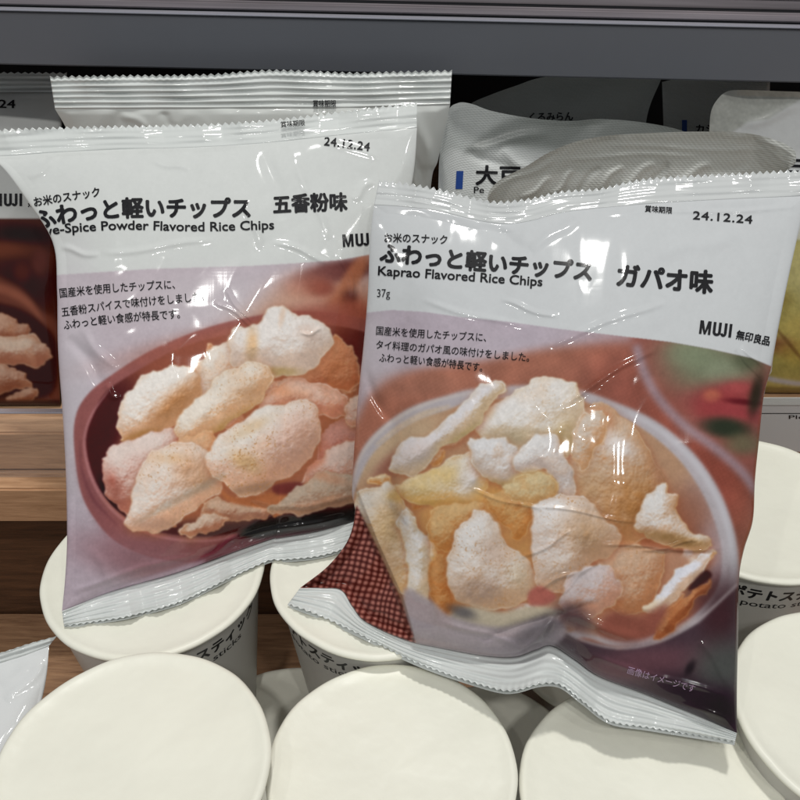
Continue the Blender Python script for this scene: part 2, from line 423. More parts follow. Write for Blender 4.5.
    A.chip([(228, 350), (231, 334), (237, 326), (247, 325), (258, 323), (265, 313), (277, 308), (290, 311), (301, 313), (314, 318), (326, 325), (333, 336), (330, 349), (321, 360), (309, 369), (294, 376), (281, 379), (270, 376), (258, 366), (240, 366), (230, 362)], (244, 238, 234), (206, 188, 180), (232, 198, 158), 1.0, warm=[(252, 345, 6, 18, 4, (226, 188, 146), .8), (282, 316, 3, 10, 10, (214, 178, 150), .6), (310, 334, 12, 9, 20, (216, 188, 172), .6), (280, 372, 20, 5, 0, (232, 196, 134), .8)], L=(-.15, -.75))
    A.chip([(101, 463), (105, 453), (118, 446), (137, 437), (157, 431), (172, 428), (182, 438), (176, 456), (160, 476), (146, 500), (134, 514), (121, 510), (110, 499), (104, 483)], (238, 220, 212), (186, 120, 106), (222, 160, 140), .8, warm=[(114, 488, 9, 18, -20, (184, 104, 88), .8), (140, 478, 16, 22, 0, (214, 170, 158), .5)])
    A.chip([(175, 437), (177, 420), (187, 408), (201, 396), (213, 383), (226, 370), (238, 364), (256, 362), (268, 369), (273, 381), (265, 396), (250, 410), (234, 421), (214, 433), (192, 441), (180, 444)], (240, 230, 218), (210, 168, 134), (232, 192, 140), .7, warm=[(220, 432, 44, 7, -34, (224, 170, 96), .75), (243, 392, 16, 12, 0, (206, 158, 118), .35)], speck=.55)
    A.chip([(168, 452), (190, 436), (214, 432), (218, 452), (216, 478), (190, 486), (165, 470)], (230, 186, 148), (210, 140, 96), (236, 190, 130), .6)
    A.chip([(127, 522), (130, 502), (134, 478), (146, 460), (159, 448), (176, 443), (200, 446), (214, 456), (219, 474), (220, 488), (206, 502), (187, 516), (170, 529), (150, 533), (136, 531)], (246, 238, 232), (212, 170, 146), (228, 186, 150), .7, warm=[(196, 472, 22, 18, 10, (222, 170, 132), .75), (168, 458, 18, 6, 0, (218, 176, 134), .5), (150, 524, 22, 6, 0, (214, 170, 150), .5)], speck=.6)
    A.chip([(203, 507), (209, 498), (228, 501), (262, 506), (272, 512), (256, 519), (232, 522), (212, 518)], (222, 186, 160), (168, 116, 96), (214, 160, 112), .7)
    A.chip([(178, 531), (194, 520), (210, 514), (228, 517), (222, 526), (204, 534), (190, 537)], (232, 206, 186), (178, 120, 96), (216, 160, 116), .8)
    A.poly([(222, 490), (240, 497), (300, 486), (330, 480), (300, 500), (268, 508), (230, 502)], (196, 120, 78), 1.2)
    A.poly([(272, 486), (290, 482), (304, 484), (296, 494), (276, 494)], (120, 58, 54), 1.6)
    A.chip([(206, 456), (211, 445), (222, 434), (240, 424), (258, 410), (280, 402), (300, 398), (313, 405), (320, 420), (319, 440), (312, 456), (300, 468), (284, 480), (268, 491), (250, 495), (235, 493), (224, 481), (213, 480), (208, 470)], (246, 238, 230), (216, 168, 144), (232, 190, 150), .7, warm=[(296, 440, 22, 34, 30, (224, 178, 160), .6), (246, 462, 16, 8, 30, (218, 174, 116), .55), (250, 428, 24, 6, -28, (216, 180, 134), .45), (256, 488, 24, 5, -10, (206, 160, 128), .7)], speck=.8)
    A.chip([(268, 510), (284, 496), (300, 486), (320, 472), (336, 474), (372, 482), (374, 498), (340, 505), (312, 513), (292, 516), (276, 513)], (206, 184, 164), (170, 132, 112), (208, 176, 146), .5, warm=[(330, 478, 22, 5, 15, (204, 140, 108), .6)])
    A.line([(134, 524), (162, 509), (190, 494), (212, 482), (226, 474)], [2, 6, 7, 7, 3], (182, 170, 152), 1.8, .45)  # shading of the film crease painted grey into the print
    A.line([(120, 548), (188, 560)], 1, (175, 130, 134), 1.4, .4)
    A.grain(.018)
    return A

def kaprao_art(S=2.0):
    A = Art(270, 150, 830, 760, S, (216, 219, 220), 11)
    line = [(270, 318), (365, 313), (392, 310), (425, 312), (460, 317), (510, 322), (560, 329), (620, 336), (670, 342), (710, 349), (751, 358), (775, 368), (830, 380)]
    A.poly(line+[(830, 760), (270, 760)], (192, 180, 190), .5, smooth=False)
    m0 = A.mask(line+[(830, 760), (270, 760)], False, .5)[..., None]; z0 = A.c.copy()
    A.blob(370, 350, 20, 30, (208, 202, 206), .8)
    # woven terracotta cloth
    cl = A.mask([(330, 480), (356, 420), (372, 392), (396, 378), (430, 368), (480, 361), (520, 353), (560, 347), (620, 343), (700, 346), (830, 352), (860, 800), (300, 800)], True, 4)
    hatch = np.sin((A.X*.52+A.Y*.86)*1.9)*.5+np.sin((A.X*.9-A.Y*.42)*1.7)*.3
    z = A.c.copy(); A.put(cl, (172, 112, 92)); A.blob(640, 400, 60, 60, (150, 84, 72), .8); A.blob(420, 385, 40, 14, (186, 128, 108), .7); A.blob(700, 480, 60, 60, (146, 76, 64), .9)
    A.c = (A.c*(1+.022*hatch*cl+.05*A.noise(7)*cl)[..., None]).clip(0, 1)
    # plate with herbs and chillies, out of focus
    A.poly([(640, 330), (652, 375), (672, 402), (700, 432), (735, 462), (762, 490), (800, 500), (800, 320)], (152, 92, 82), 4)
    A.blob(712, 366, 46, 30, (122, 132, 106), .95, 12, 1.5); A.blob(690, 352, 22, 14, (136, 146, 118), .8); A.blob(724, 372, 18, 12, (146, 154, 128), .7); A.blob(748, 360, 14, 10, (88, 96, 74), .8)
    A.blob(728, 395, 36, 13, (156, 66, 68), .95, -6, 1.3); A.blob(738, 388, 14, 6, (178, 84, 84), .8); A.blob(712, 410, 18, 14, (160, 70, 70), .9); A.blob(712, 396, 8, 6, (196, 112, 88), .9)
    A.blob(740, 412, 30, 9, (160, 68, 72), .9, 12, 1.3); A.blob(744, 402, 18, 3, (92, 28, 36), .8, 6); A.blob(726, 428, 24, 10, (52, 58, 46), 1, 8, 2); A.blob(744, 444, 18, 10, (110, 110, 84), .8); A.blob(756, 395, 6, 20, (48, 46, 36), .9, 12)
    A.line([(636, 345), (644, 372), (660, 400), (686, 427), (715, 448), (742, 472), (762, 500)], [8, 9, 9, 9, 9, 9, 8], (168, 148, 158), 2.6, .85)
    A.c = z0*(1-m0)+A.c*m0
    A.poly([(372, 330), (400, 336), (480, 340), (520, 346), (480, 352), (420, 360), (384, 376), (366, 392), (364, 340)], (196, 186, 194), 6, .6)
    # white bowl
    bowl = [(330, 560), (346, 500), (356, 463), (368, 441), (388, 422), (412, 407), (442, 397), (480, 388), (560, 386), (620, 404), (662, 425), (696, 456), (720, 492), (734, 530), (739, 562), (738, 590), (722, 612), (690, 634), (650, 645), (612, 646), (580, 638), (540, 660), (430, 640), (380, 620)]
    A.poly(bowl, (192, 184, 188), 1.6)
    inner = [(340, 560), (352, 500), (362, 472), (374, 452), (394, 434), (416, 420), (444, 410), (480, 400), (560, 396), (612, 412), (650, 433), (682, 462), (704, 496), (718, 532), (722, 560), (716, 590), (690, 618), (650, 636), (612, 638), (585, 628), (540, 640), (430, 625), (385, 600)]
    im = A.mask(inner, True, 1.4); z = A.c.copy()
    A.put(im, (190, 150, 120)); A.blob(400, 450, 50, 24, (206, 178, 146), 1, -34, 2); A.blob(392, 466, 22, 10, (150, 96, 84), .9, -40)
    A.blob(710, 545, 18, 60, (176, 156, 160), .95, -14, 2); A.blob(690, 560, 16, 50, (134, 88, 84), .95, -10, 2); A.blob(690, 510, 20, 24, (160, 112, 92), .8, -30)
    A.blob(480, 530, 90, 60, (206, 152, 98), 1, 0, 2); A.blob(640, 540, 50, 40, (160, 92, 64), .9); A.blob(720, 600, 30, 24, (100, 60, 62), .9, -30)
    A.blob(640, 620, 60, 18, (150, 84, 78), .95)
    A.c = z*(1-im[..., None])+A.c*im[..., None]
    A.line([(352, 490), (358, 462), (372, 440), (392, 422), (416, 408), (446, 398), (478, 392)], [1, 2, 3, 3, 3, 2, 1], (222, 212, 204), 1.3, .8)
    A.line([(376, 445), (398, 428), (424, 414), (450, 406)], [2, 5, 6, 2], (220, 196, 168), 1.5, .8)
    A.line([(628, 412), (662, 432), (694, 462), (716, 496), (729, 532), (733, 566), (730, 590)], [2, 5, 6, 6, 6, 5, 2], (214, 212, 218), 2.0, .8)
    W, RM = (244, 240, 236), (232, 204, 158)
    A.flakes([(436, 456), (452, 440), (470, 424), (494, 426), (520, 430), (548, 440), (560, 460), (540, 488), (510, 496), (480, 500), (452, 520), (470, 530), (500, 515), (440, 545), (520, 520), (590, 440), (610, 430), (632, 452), (640, 480), (610, 470), (590, 480), (620, 500), (600, 520), (640, 510), (628, 540), (655, 560), (670, 570), (640, 590), (610, 600), (580, 600), (548, 606), (520, 610), (690, 560), (672, 600), (500, 600), (460, 606), (436, 590), (418, 500), (396, 500), (380, 480), (700, 560)],
        [((240, 232, 222), (206, 158, 110), (232, 200, 150)), ((236, 212, 176), (200, 142, 84), (232, 190, 130)), ((226, 180, 122), (188, 122, 66), (226, 180, 120)), ((244, 240, 242), (204, 176, 150), (228, 200, 160))], 8)
    A.chip([(568, 470), (566, 450), (578, 420), (590, 405), (602, 404), (626, 418), (646, 440), (657, 470), (668, 492), (660, 524), (634, 545), (600, 540), (580, 510)], (222, 202, 182), (184, 132, 90), (226, 194, 152), .7, warm=[(600, 418, 16, 12, 10, (196, 136, 96), .85), (630, 500, 30, 26, 0, (190, 130, 74), .85), (585, 490, 18, 26, 0, (202, 160, 116), .6), (616, 445, 22, 10, 30, (236, 230, 228), .7), (664, 478, 10, 26, -16, (196, 140, 108), .7)], speck=.3)
    A.chip([(478, 430), (482, 414), (494, 404), (508, 396), (520, 387), (532, 380), (550, 379), (573, 381), (581, 391), (584, 406), (580, 428), (572, 450), (552, 462), (520, 452), (492, 444)], W, (206, 190, 168), RM, .8, warm=[(562, 444, 13, 20, 20, (222, 186, 122), .9), (520, 438, 34, 9, -4, (218, 196, 158), .7), (488, 412, 6, 10, 30, (222, 190, 140), .5)])
    A.chip([(390, 468), (395, 456), (405, 441), (424, 433), (445, 420), (462, 405), (474, 391), (485, 383), (499, 381), (506, 389), (500, 399), (487, 408), (480, 422), (466, 434), (446, 447), (431, 461), (415, 476), (400, 476)], (236, 232, 234), (200, 180, 152), (238, 222, 180), .7, warm=[(418, 452, 20, 12, -36, (222, 208, 204), .7), (462, 438, 26, 5, -36, (214, 186, 122), .6)], rimw=2.4)
    A.chip([(394, 494), (398, 483), (426, 474), (450, 456), (476, 452), (486, 468), (488, 486), (481, 502), (452, 508), (420, 506)], (236, 228, 214), (216, 178, 114), (234, 206, 150), .6, warm=[(432, 480, 32, 12, -14, (222, 190, 124), .8), (470, 478, 12, 18, 10, (234, 228, 230), .7), (450, 504, 34, 4, 0, (224, 178, 100), .8)])
    A.poly([(420, 512), (452, 504), (484, 500), (540, 500), (545, 560), (500, 580), (440, 580), (428, 540)], (208, 154, 96), 4)
    A.blob(445, 560, 14, 46, (204, 134, 70), .9); A.blob(505, 500, 26, 16, (222, 168, 96), .9)
    A.chip([(467, 448), (474, 440), (488, 437), (503, 438), (516, 446), (521, 464), (519, 480), (505, 487), (490, 480), (476, 470)], (240, 238, 238), (196, 180, 170), RM, .9, warm=[(498, 484, 20, 5, 12, (224, 178, 112), .8)])
    A.chip([(516, 470), (520, 448), (532, 436), (552, 434), (563, 450), (571, 470), (578, 490), (572, 498), (560, 492), (553, 480), (545, 470), (530, 473)], (240, 237, 235), (190, 178, 176), (226, 200, 160), .8)
    A.poly([(505, 486), (522, 472), (545, 472), (556, 490), (540, 504), (520, 504)], (212, 180, 128), 2.2)
    A.chip([(352, 512), (358, 492), (372, 486), (388, 484), (402, 500), (416, 518), (424, 545), (424, 575), (416, 596), (400, 592), (384, 572), (366, 542), (355, 524)], (236, 228, 218), (206, 168, 120), (226, 190, 140), .7, warm=[(392, 530, 16, 24, -20, (216, 182, 134), .75), (396, 496, 10, 6, 0, (222, 176, 96), .6), (386, 560, 12, 18, -30, (210, 176, 140), .7)])
    A.chip([(398, 520), (404, 510), (414, 516), (422, 530), (434, 548), (430, 580), (428, 604), (414, 600), (408, 570), (402, 544)], (242, 239, 238), (206, 188, 160), RM, .8)
    A.chip([(430, 530), (436, 516), (440, 532), (436, 560), (430, 556)], (232, 224, 214), (214, 170, 110), RM, .7)
    A.poly([(440, 540), (448, 560), (456, 600), (448, 618), (434, 600)], (200, 134, 74), 2)
    A.chip([(428, 520), (440, 506), (466, 502), (486, 508), (480, 522), (460, 536), (446, 552), (432, 545)], (222, 184, 132), (188, 128, 74), (226, 184, 124), .5, drop=.25)
    A.chip([(484, 496), (505, 490), (530, 500), (532, 520), (520, 540), (506, 530), (492, 512)], (218, 174, 118), (186, 124, 68), (226, 184, 124), .5, drop=.25)
    A.chip([(505, 486), (524, 474), (546, 474), (560, 492), (548, 502), (530, 506), (514, 502)], (226, 204, 160), (196, 156, 106), (232, 204, 150), .5, drop=.2)
    A.chip([(574, 430), (586, 412), (602, 412), (608, 430), (596, 452), (584, 470), (572, 458)], (228, 214, 200), (196, 150, 110), (226, 194, 152), .5, drop=.15)
    A.chip([(432, 560), (446, 556), (452, 580), (454, 606), (440, 616), (430, 596)], (206, 150, 96), (176, 108, 56), (216, 160, 100), .5, drop=.2)
    A.chip([(636, 520), (643, 502), (654, 489), (667, 483), (671, 492), (677, 498), (676, 510), (690, 528), (708, 538), (712, 547), (700, 550), (672, 546), (648, 540), (638, 532)], (242, 239, 236), (190, 150, 116), (224, 180, 120), .8, warm=[(676, 540, 34, 6, 10, (190, 146, 92), .9), (684, 508, 5, 18, -18, (214, 140, 96), .6)])
    A.poly([(534, 590), (560, 560), (610, 545), (660, 548), (690, 560), (672, 590), (650, 625), (620, 636), (580, 632), (548, 616)], (196, 146, 118), 2.5)
    A.chip([(600, 560), (622, 546), (650, 548), (664, 560), (660, 590), (644, 612), (616, 612), (598, 590)], (222, 188, 160), (188, 132, 96), RM, .6, speck=.6)
    A.chip([(446, 572), (449, 550), (456, 532), (466, 520), (475, 512), (488, 513), (500, 525), (512, 548), (528, 562), (537, 580), (527, 600), (500, 610), (470, 608), (454, 592)], (242, 237, 233), (200, 168, 140), (222, 180, 130), .8, warm=[(492, 552, 14, 16, 0, (210, 184, 166), .6), (478, 590, 22, 14, 0, (198, 168, 150), .7), (520, 575, 12, 14, 0, (226, 206, 176), .5)], speck=.7)
    A.chip([(530, 545), (531, 520), (536, 507), (546, 498), (562, 494), (581, 496), (596, 506), (610, 526), (622, 538), (612, 556), (590, 566), (570, 590), (545, 592), (534, 572)], (242, 238, 236), (196, 160, 134), (222, 182, 140), .9, warm=[(588, 530, 26, 22, 20, (210, 168, 128), .75), (560, 572, 18, 14, 0, (220, 196, 176), .6)], speck=.7)
    A.chip([(560, 606), (566, 582), (584, 566), (606, 566), (622, 584), (616, 604), (596, 614), (576, 614)], (226, 214, 214), (196, 150, 130), RM, .8)
    A.chip([(650, 602), (664, 586), (680, 570), (695, 557), (710, 553), (709, 562), (696, 580), (680, 597), (660, 611), (642, 612)], (240, 240, 248), (206, 180, 160), RM, .8, warm=[(650, 606, 14, 5, -20, (232, 206, 164), .8)])
    A.chip([(652, 634), (668, 611), (684, 596), (700, 586), (710, 580), (708, 592), (692, 606), (678, 624), (662, 640)], (206, 140, 94), (150, 86, 56), (212, 150, 96), .8)
    A.poly([(688, 590), (696, 578), (706, 570), (712, 576), (700, 586)], (62, 30, 30), 1.2)
    A.poly([(528, 594), (540, 586), (556, 596), (548, 604), (532, 608)], (186, 108, 96), 1.5)
    A.poly([(612, 612), (640, 616), (668, 604), (652, 636), (620, 642), (596, 630)], (150, 88, 74), 3)
    A.poly([(450, 616), (470, 606), (500, 612), (534, 606), (560, 612), (545, 628), (500, 634), (462, 630)], (206, 192, 168), 2)
    # lower front of the bowl and the dark table
    A.poly([(558, 628), (580, 640), (620, 649), (660, 642), (700, 622), (745, 580), (800, 560), (800, 780), (560, 780), (520, 650)], (80, 62, 70), 1.5, smooth=False)
    A.blob(640, 665, 60, 16, (120, 80, 88), .8, -8); A.blob(722, 610, 18, 34, (70, 44, 48), .9, 14); A.blob(726, 668, 30, 26, (84, 88, 84), .9); A.blob(700, 700, 46, 16, (48, 36, 44), .95, 24)
    A.blob(722, 712, 20, 24, (44, 30, 40), .9); A.blob(690, 668, 4, 8, (36, 30, 34), .8, 30)
    A.line([(556, 624), (582, 640), (620, 648), (660, 641), (698, 620), (738, 584)], [1, 2.5, 3, 3, 3, 2], (190, 178, 180), 1.2, .7)
    A.poly([(404, 590), (430, 600), (452, 616), (500, 627), (548, 616), (566, 634), (520, 664), (440, 656), (412, 640)], (174, 162, 168), 2, .9)
    A.blob(462, 612, 14, 6, (96, 92, 96), .8, 20); A.blob(540, 630, 30, 10, (110, 104, 108), .8, -30); A.blob(575, 618, 20, 12, (84, 68, 76), .8, 30)
    # gingham cloth on the side gusset
    g = A.mask([(290, 560), (342, 540), (357, 505), (376, 545), (400, 598), (416, 644), (380, 640), (290, 620)], False, .8)
    ux = (A.X*.97+A.Y*.25)/6.0+A.noise(7)*.16; vy = (-A.X*.18+A.Y*.98)/5.6+A.noise(7)*.16
    q = .5+.5*np.sin(ux*2*math.pi); w = .5+.5*np.sin(vy*2*math.pi)
    k = (q*w)**.7; d2 = (w*.5+q*.5)
    k = np.clip(k*1.15-.02, 0, 1)**.8; gc = np.array([176, 116, 104])/255*k[..., None]+np.array([112, 58, 54])/255*(1-k)[..., None]
    gc = gc*(.72+.38*d2[..., None])
    A.c = A.c*(1-g[..., None])+gc.clip(0, 1)*g[..., None]
    A.grain(.018)
    return A
# ---------------------------------------------------------------- bags
def blur2(a, sx, sy):
    b = blur_axis(a, sx) if sx > 0 else a
    return blur_axis(b.T, sy).T if sy > 0 else b
def blur_axis(b, s):
    r = int(math.ceil(s*3)); k = np.exp(-.5*(np.arange(-r, r+1)/s)**2); k /= k.sum()
    n = b.shape[1]; p = np.pad(b, ((0, 0), (r, r)), mode='reflect' if r < n else 'edge'); m = p.shape[1]+2*r
    f = np.fft.irfft(np.fft.rfft(p, m, axis=1)*np.fft.rfft(k, m)[None, :], m, axis=1)
    return f[:, 2*r:2*r+n]
def bil(img, x, y):
    H, W = img.shape[:2]
    x = np.clip(x, 0, W-1.001); y = np.clip(y, 0, H-1.001)
    i = x.astype(int); j = y.astype(int); fx = x-i; fy = y-j
    if img.ndim == 3: fx = fx[..., None]; fy = fy[..., None]
    return (img[j, i]*(1-fx)+img[j, i+1]*fx)*(1-fy)+(img[j+1, i]*(1-fx)+img[j+1, i+1]*fx)*fy
def resample(pts):
    P = catmull(pts, 12); d = np.r_[0, np.cumsum(np.linalg.norm(np.diff(P, axis=0), axis=1))]; d /= d[-1]
    return lambda t: np.stack([np.interp(t, d, P[:, 0]), np.interp(t, d, P[:, 1])], -1)

class Wrinkles:
    def __init__(s, box, seed, low=.0012, ridge=.0006, pucker=.0006, facet=.00048, creases=(), step=()):
        x0, y0, x1, y1 = box; s.x0, s.y0 = x0, y0; s.q = 1.0
        W, H = int(x1-x0), int(y1-y0); rng = np.random.RandomState(seed)
        X, Y = np.meshgrid(x0+np.arange(W), y0+np.arange(H))
        def nz(a, b=None):
            n = blur2(rng.randn(H, W), a, b or a); return n/n.std()
        h = low*.42*nz(44)+low*.05*nz(16)
        # crumpled facets: heights of a warped lattice joined by flat triangles
        cell = 50.0; wx, wy = X-x0+13*nz(26), Y-y0+13*nz(26)
        gx, gy = wx/cell+3, (wy+.35*wx)/cell+3
        hg = rng.randn(int(H/cell+W*.35/cell)+12, int(W/cell)+12)
        i, j = np.floor(gx).astype(int).clip(0, hg.shape[1]-2), np.floor(gy).astype(int).clip(0, hg.shape[0]-2); fx, fy = gx-i, gy-j
        a, b, c, d_ = hg[j, i], hg[j, i+1], hg[j+1, i], hg[j+1, i+1]
        fac = np.where(fx+fy < 1, a+(b-a)*fx+(c-a)*fy, d_+(c-d_)*(1-fx)+(b-d_)*(1-fy))
        h += facet*blur2(fac, 1.8, 1.8)
        n1, n2 = nz(20, 26), nz(11, 13)
        r = np.exp(-(n1/.20)**2)*np.clip(nz(22)+.1, 0, 1.4)+.5*np.exp(-(n2/.2)**2)*np.clip(nz(16)-.3, 0, 1.2)
        h += ridge*.25*blur2(r, .9, .9)
        s.pk = nz(5, 40)*pucker*.2
        for (xa, ya, xb, yb, w, am) in creases:
            dx, dy = xb-xa, yb-ya; L2 = dx*dx+dy*dy
            t = ((X-xa)*dx+(Y-ya)*dy)/L2
            wob = 1.6*np.sin(t*7+xa)
            dd = ((X-xa)*dy-(Y-ya)*dx)/math.sqrt(L2)+wob
            h += am*.56*np.exp(-(dd/w)**2)*np.clip(1-(2*t-1)**4, 0, 1)*((t > 0) & (t < 1))
        s.h = h
        for (pts, am, w) in step:          # side of a fold that lies deeper
            P = np.array(pts, float); d = np.full(X.shape, 1e9); sg = np.ones(X.shape)
            for a, b in zip(P[:-1], P[1:]):
                v = b-a; t = np.clip(((X-a[0])*v[0]+(Y-a[1])*v[1])/(v@v), 0, 1)
                ex, ey = X-a[0]-t*v[0], Y-a[1]-t*v[1]; dist = np.hypot(ex, ey)
                c = v[0]*(Y-a[1])-v[1]*(X-a[0])
                m = dist < d; d = np.where(m, dist, d); sg = np.where(m, np.sign(c), sg)
            inside = (Y > P[0, 1]-4)
            s.h = s.h-am*np.clip(.5+.5*(sg*d)/w, 0, 1)*inside
    def at(s, x, y): return bil(s.h, x-s.x0, y-s.y0)
    def puck(s, x, y): return bil(s.pk, x-s.x0, y-s.y0)

class Sheet:
    """Front of a bag: outline curves and depths; P(s, t) is the surface."""
    def __init__(s, top, bottom, left, right, dT, dB, bulge, wr, prof=(.8, .45, .6), seal_top=.10, seal_bot=.08, back=.5):
        s.T, s.B, s.L, s.R = [resample(c) for c in (top, bottom, left, right)]
        s.dT, s.dB, s.A, s.wr, s.prof, s.st, s.sb, s.back = dT, dB, bulge, wr, prof, seal_top, seal_bot, back
    def px(s, u, v):
        T, B, L, R = s.T(u), s.B(u), s.L(v), s.R(v)
        u = u[..., None]; v = v[..., None]
        c = (1-u)*(1-v)*s.T(0.)+u*(1-v)*s.T(1.)+(1-u)*v*s.B(0.)+u*v*s.B(1.)
        return (1-v)*T+v*B+(1-u)*L+u*R-c
    def base(s, u, v, xy):
        dt = s.dT(u); db = s.dB(u, s.B(u))
        return 1/((1-v)/dt+v/db)
    def bulge(s, u, v):
        a, b, c = s.prof
        g = (np.clip(v, 0, 1)**a)*(np.clip(1-v, 0, 1)**b); vm = a/(a+b); g /= (vm**a)*((1-vm)**b)
        return g*(np.clip(4*u*(1-u), 0, 1)**c)
    def depth(s, u, v, xy):
        d = s.base(u, v, xy)-s.A*s.bulge(u, v)
        x, y = xy[..., 0], xy[..., 1]
        e = np.clip(np.minimum(np.minimum(u, 1-u)/.03, np.minimum(v, 1-v)/.02), 0, 1)
        pk = np.exp(-v/s.st)+np.exp(-(1-v)/s.sb)
        return d-e*(s.wr.at(x, y)+s.wr.puck(x, y)*pk)
    def P(s, u, v):
        xy = s.px(u, v); return pt(xy[..., 0], xy[..., 1], s.depth(u, v, xy)), xy
    def inverse(s, x, y):
        u = np.full(x.shape, .5); v = np.full(x.shape, .5); h = 1e-3
        for _ in range(14):
            p = s.px(u, v); pu = (s.px(np.clip(u+h, 0, 1), v)-s.px(np.clip(u-h, 0, 1), v))/(np.clip(u+h, 0, 1)-np.clip(u-h, 0, 1))[..., None]
            pv = (s.px(u, np.clip(v+h, 0, 1))-s.px(u, np.clip(v-h, 0, 1)))/(np.clip(v+h, 0, 1)-np.clip(v-h, 0, 1))[..., None]
            ex, ey = x-p[..., 0], y-p[..., 1]
            det = pu[..., 0]*pv[..., 1]-pu[..., 1]*pv[..., 0]
            du = (ex*pv[..., 1]-ey*pv[..., 0])/det; dv = (pu[..., 0]*ey-pu[..., 1]*ex)/det
            u = np.clip(u+np.clip(du, -.2, .2), 0.002, .998); v = np.clip(v+np.clip(dv, -.2, .2), 0.002, .998)
        return u, v
    def on(s, x, y, lift=.00030):
        u, v = s.inverse(x, y); xy = s.px(u, v)
        return pt(xy[..., 0], xy[..., 1], s.depth(u, v, xy)-lift*1.15)

def panel(name, sh, ns, nt, art, m, parent, gain):
    u, v = np.meshgrid(np.linspace(0, 1, ns), np.linspace(0, 1, nt))
    P, xy = sh.P(u, v)
    lin = art.linear(gain)
    c = bil(lin, (xy[..., 0]-art.x0)*art.S-.5, (xy[..., 1]-art.y0)*art.S-.5)
    o = to_obj(name, raw_mesh(name, P, grid_faces(nt, ns), True, c), m, parent)
    # back of the bag
    nb = 70
    u, v = np.meshgrid(np.linspace(0, 1, nb), np.linspace(0, 1, nb))
    xy = sh.px(u, v); d = np.maximum(sh.base(u, v, xy)+sh.A*sh.back*sh.bulge(u, v), sh.depth(u, v, xy)+.0012)
    to_obj('back_panel', raw_mesh('back_panel', pt(xy[..., 0], xy[..., 1], d), grid_faces(nb, nb, 0, True)), M['back_film'], parent)
    return o

def seal(name, inner, outer, dI, dO, parent, m, ridges=5, amp=.00025, tooth=7.0, th=3.2, wav=0.0, rows=None, thick=.0005, lip=0.0):
    """Crimped heat seal between the panel edge (inner) and a zigzag cut (outer)."""
    I, O = resample(inner), resample(outer)
    Ln = np.linalg.norm(np.diff(catmull(outer, 12), axis=0), axis=1).sum()
    nteeth = int(Ln/tooth); ns = nteeth*6+1; nt = rows or ridges*8+1
    u, v = np.meshgrid(np.linspace(0, 1, ns), np.linspace(0, 1, nt))
    tri = np.abs(((u*nteeth) % 1)*2-1)
    pi_, po = I(u), O(u)
    dr = po-pi_; ln = np.linalg.norm(dr, axis=-1, keepdims=True)+1e-6
    xy = pi_+dr*v[..., None]+dr/ln*((tri-.5)*th*(v**10))[..., None]
    d = 1/((1-v)/dI(u, pi_)+v/dO(u, po))
    rng = np.random.RandomState(int(abs(Ln)*7) % 9999)
    n = np.interp(np.linspace(0, 1, ns), np.linspace(0, 1, 24), rng.randn(24))[None, :]*wav*v
    n2 = blur2(rng.randn(nt, ns), 14, 3); n2 = n2/n2.std()*.00022
    rd = amp*np.sin(v*ridges*2*math.pi)*(.75+.25*np.sin(u*40+v*3))*np.clip(v*20, 0, 1)
    d = d-rd-n-n2*np.clip(v*5, 0, 1)
    A = pt(xy[..., 0], xy[..., 1], d); B = pt(xy[..., 0], xy[..., 1], d+thick)
    o = to_obj(name, shell(name, A, B), m, parent)
    if lip:                  # the rear film reaches a little past the zigzag cut
        w = v*1.0; xy2 = pi_+dr*w[..., None]+dr/ln*(lip*w)[..., None]
        d2 = 1/((1-v)/dI(u, pi_)+v/dO(u, po))-n+thick+.0012+.0006*v
        A = pt(xy2[..., 0], xy2[..., 1], d2); B = pt(xy2[..., 0], xy2[..., 1], d2+.0003)
        to_obj('rear_film', shell('rear_film', A, B), m, parent)
    return o

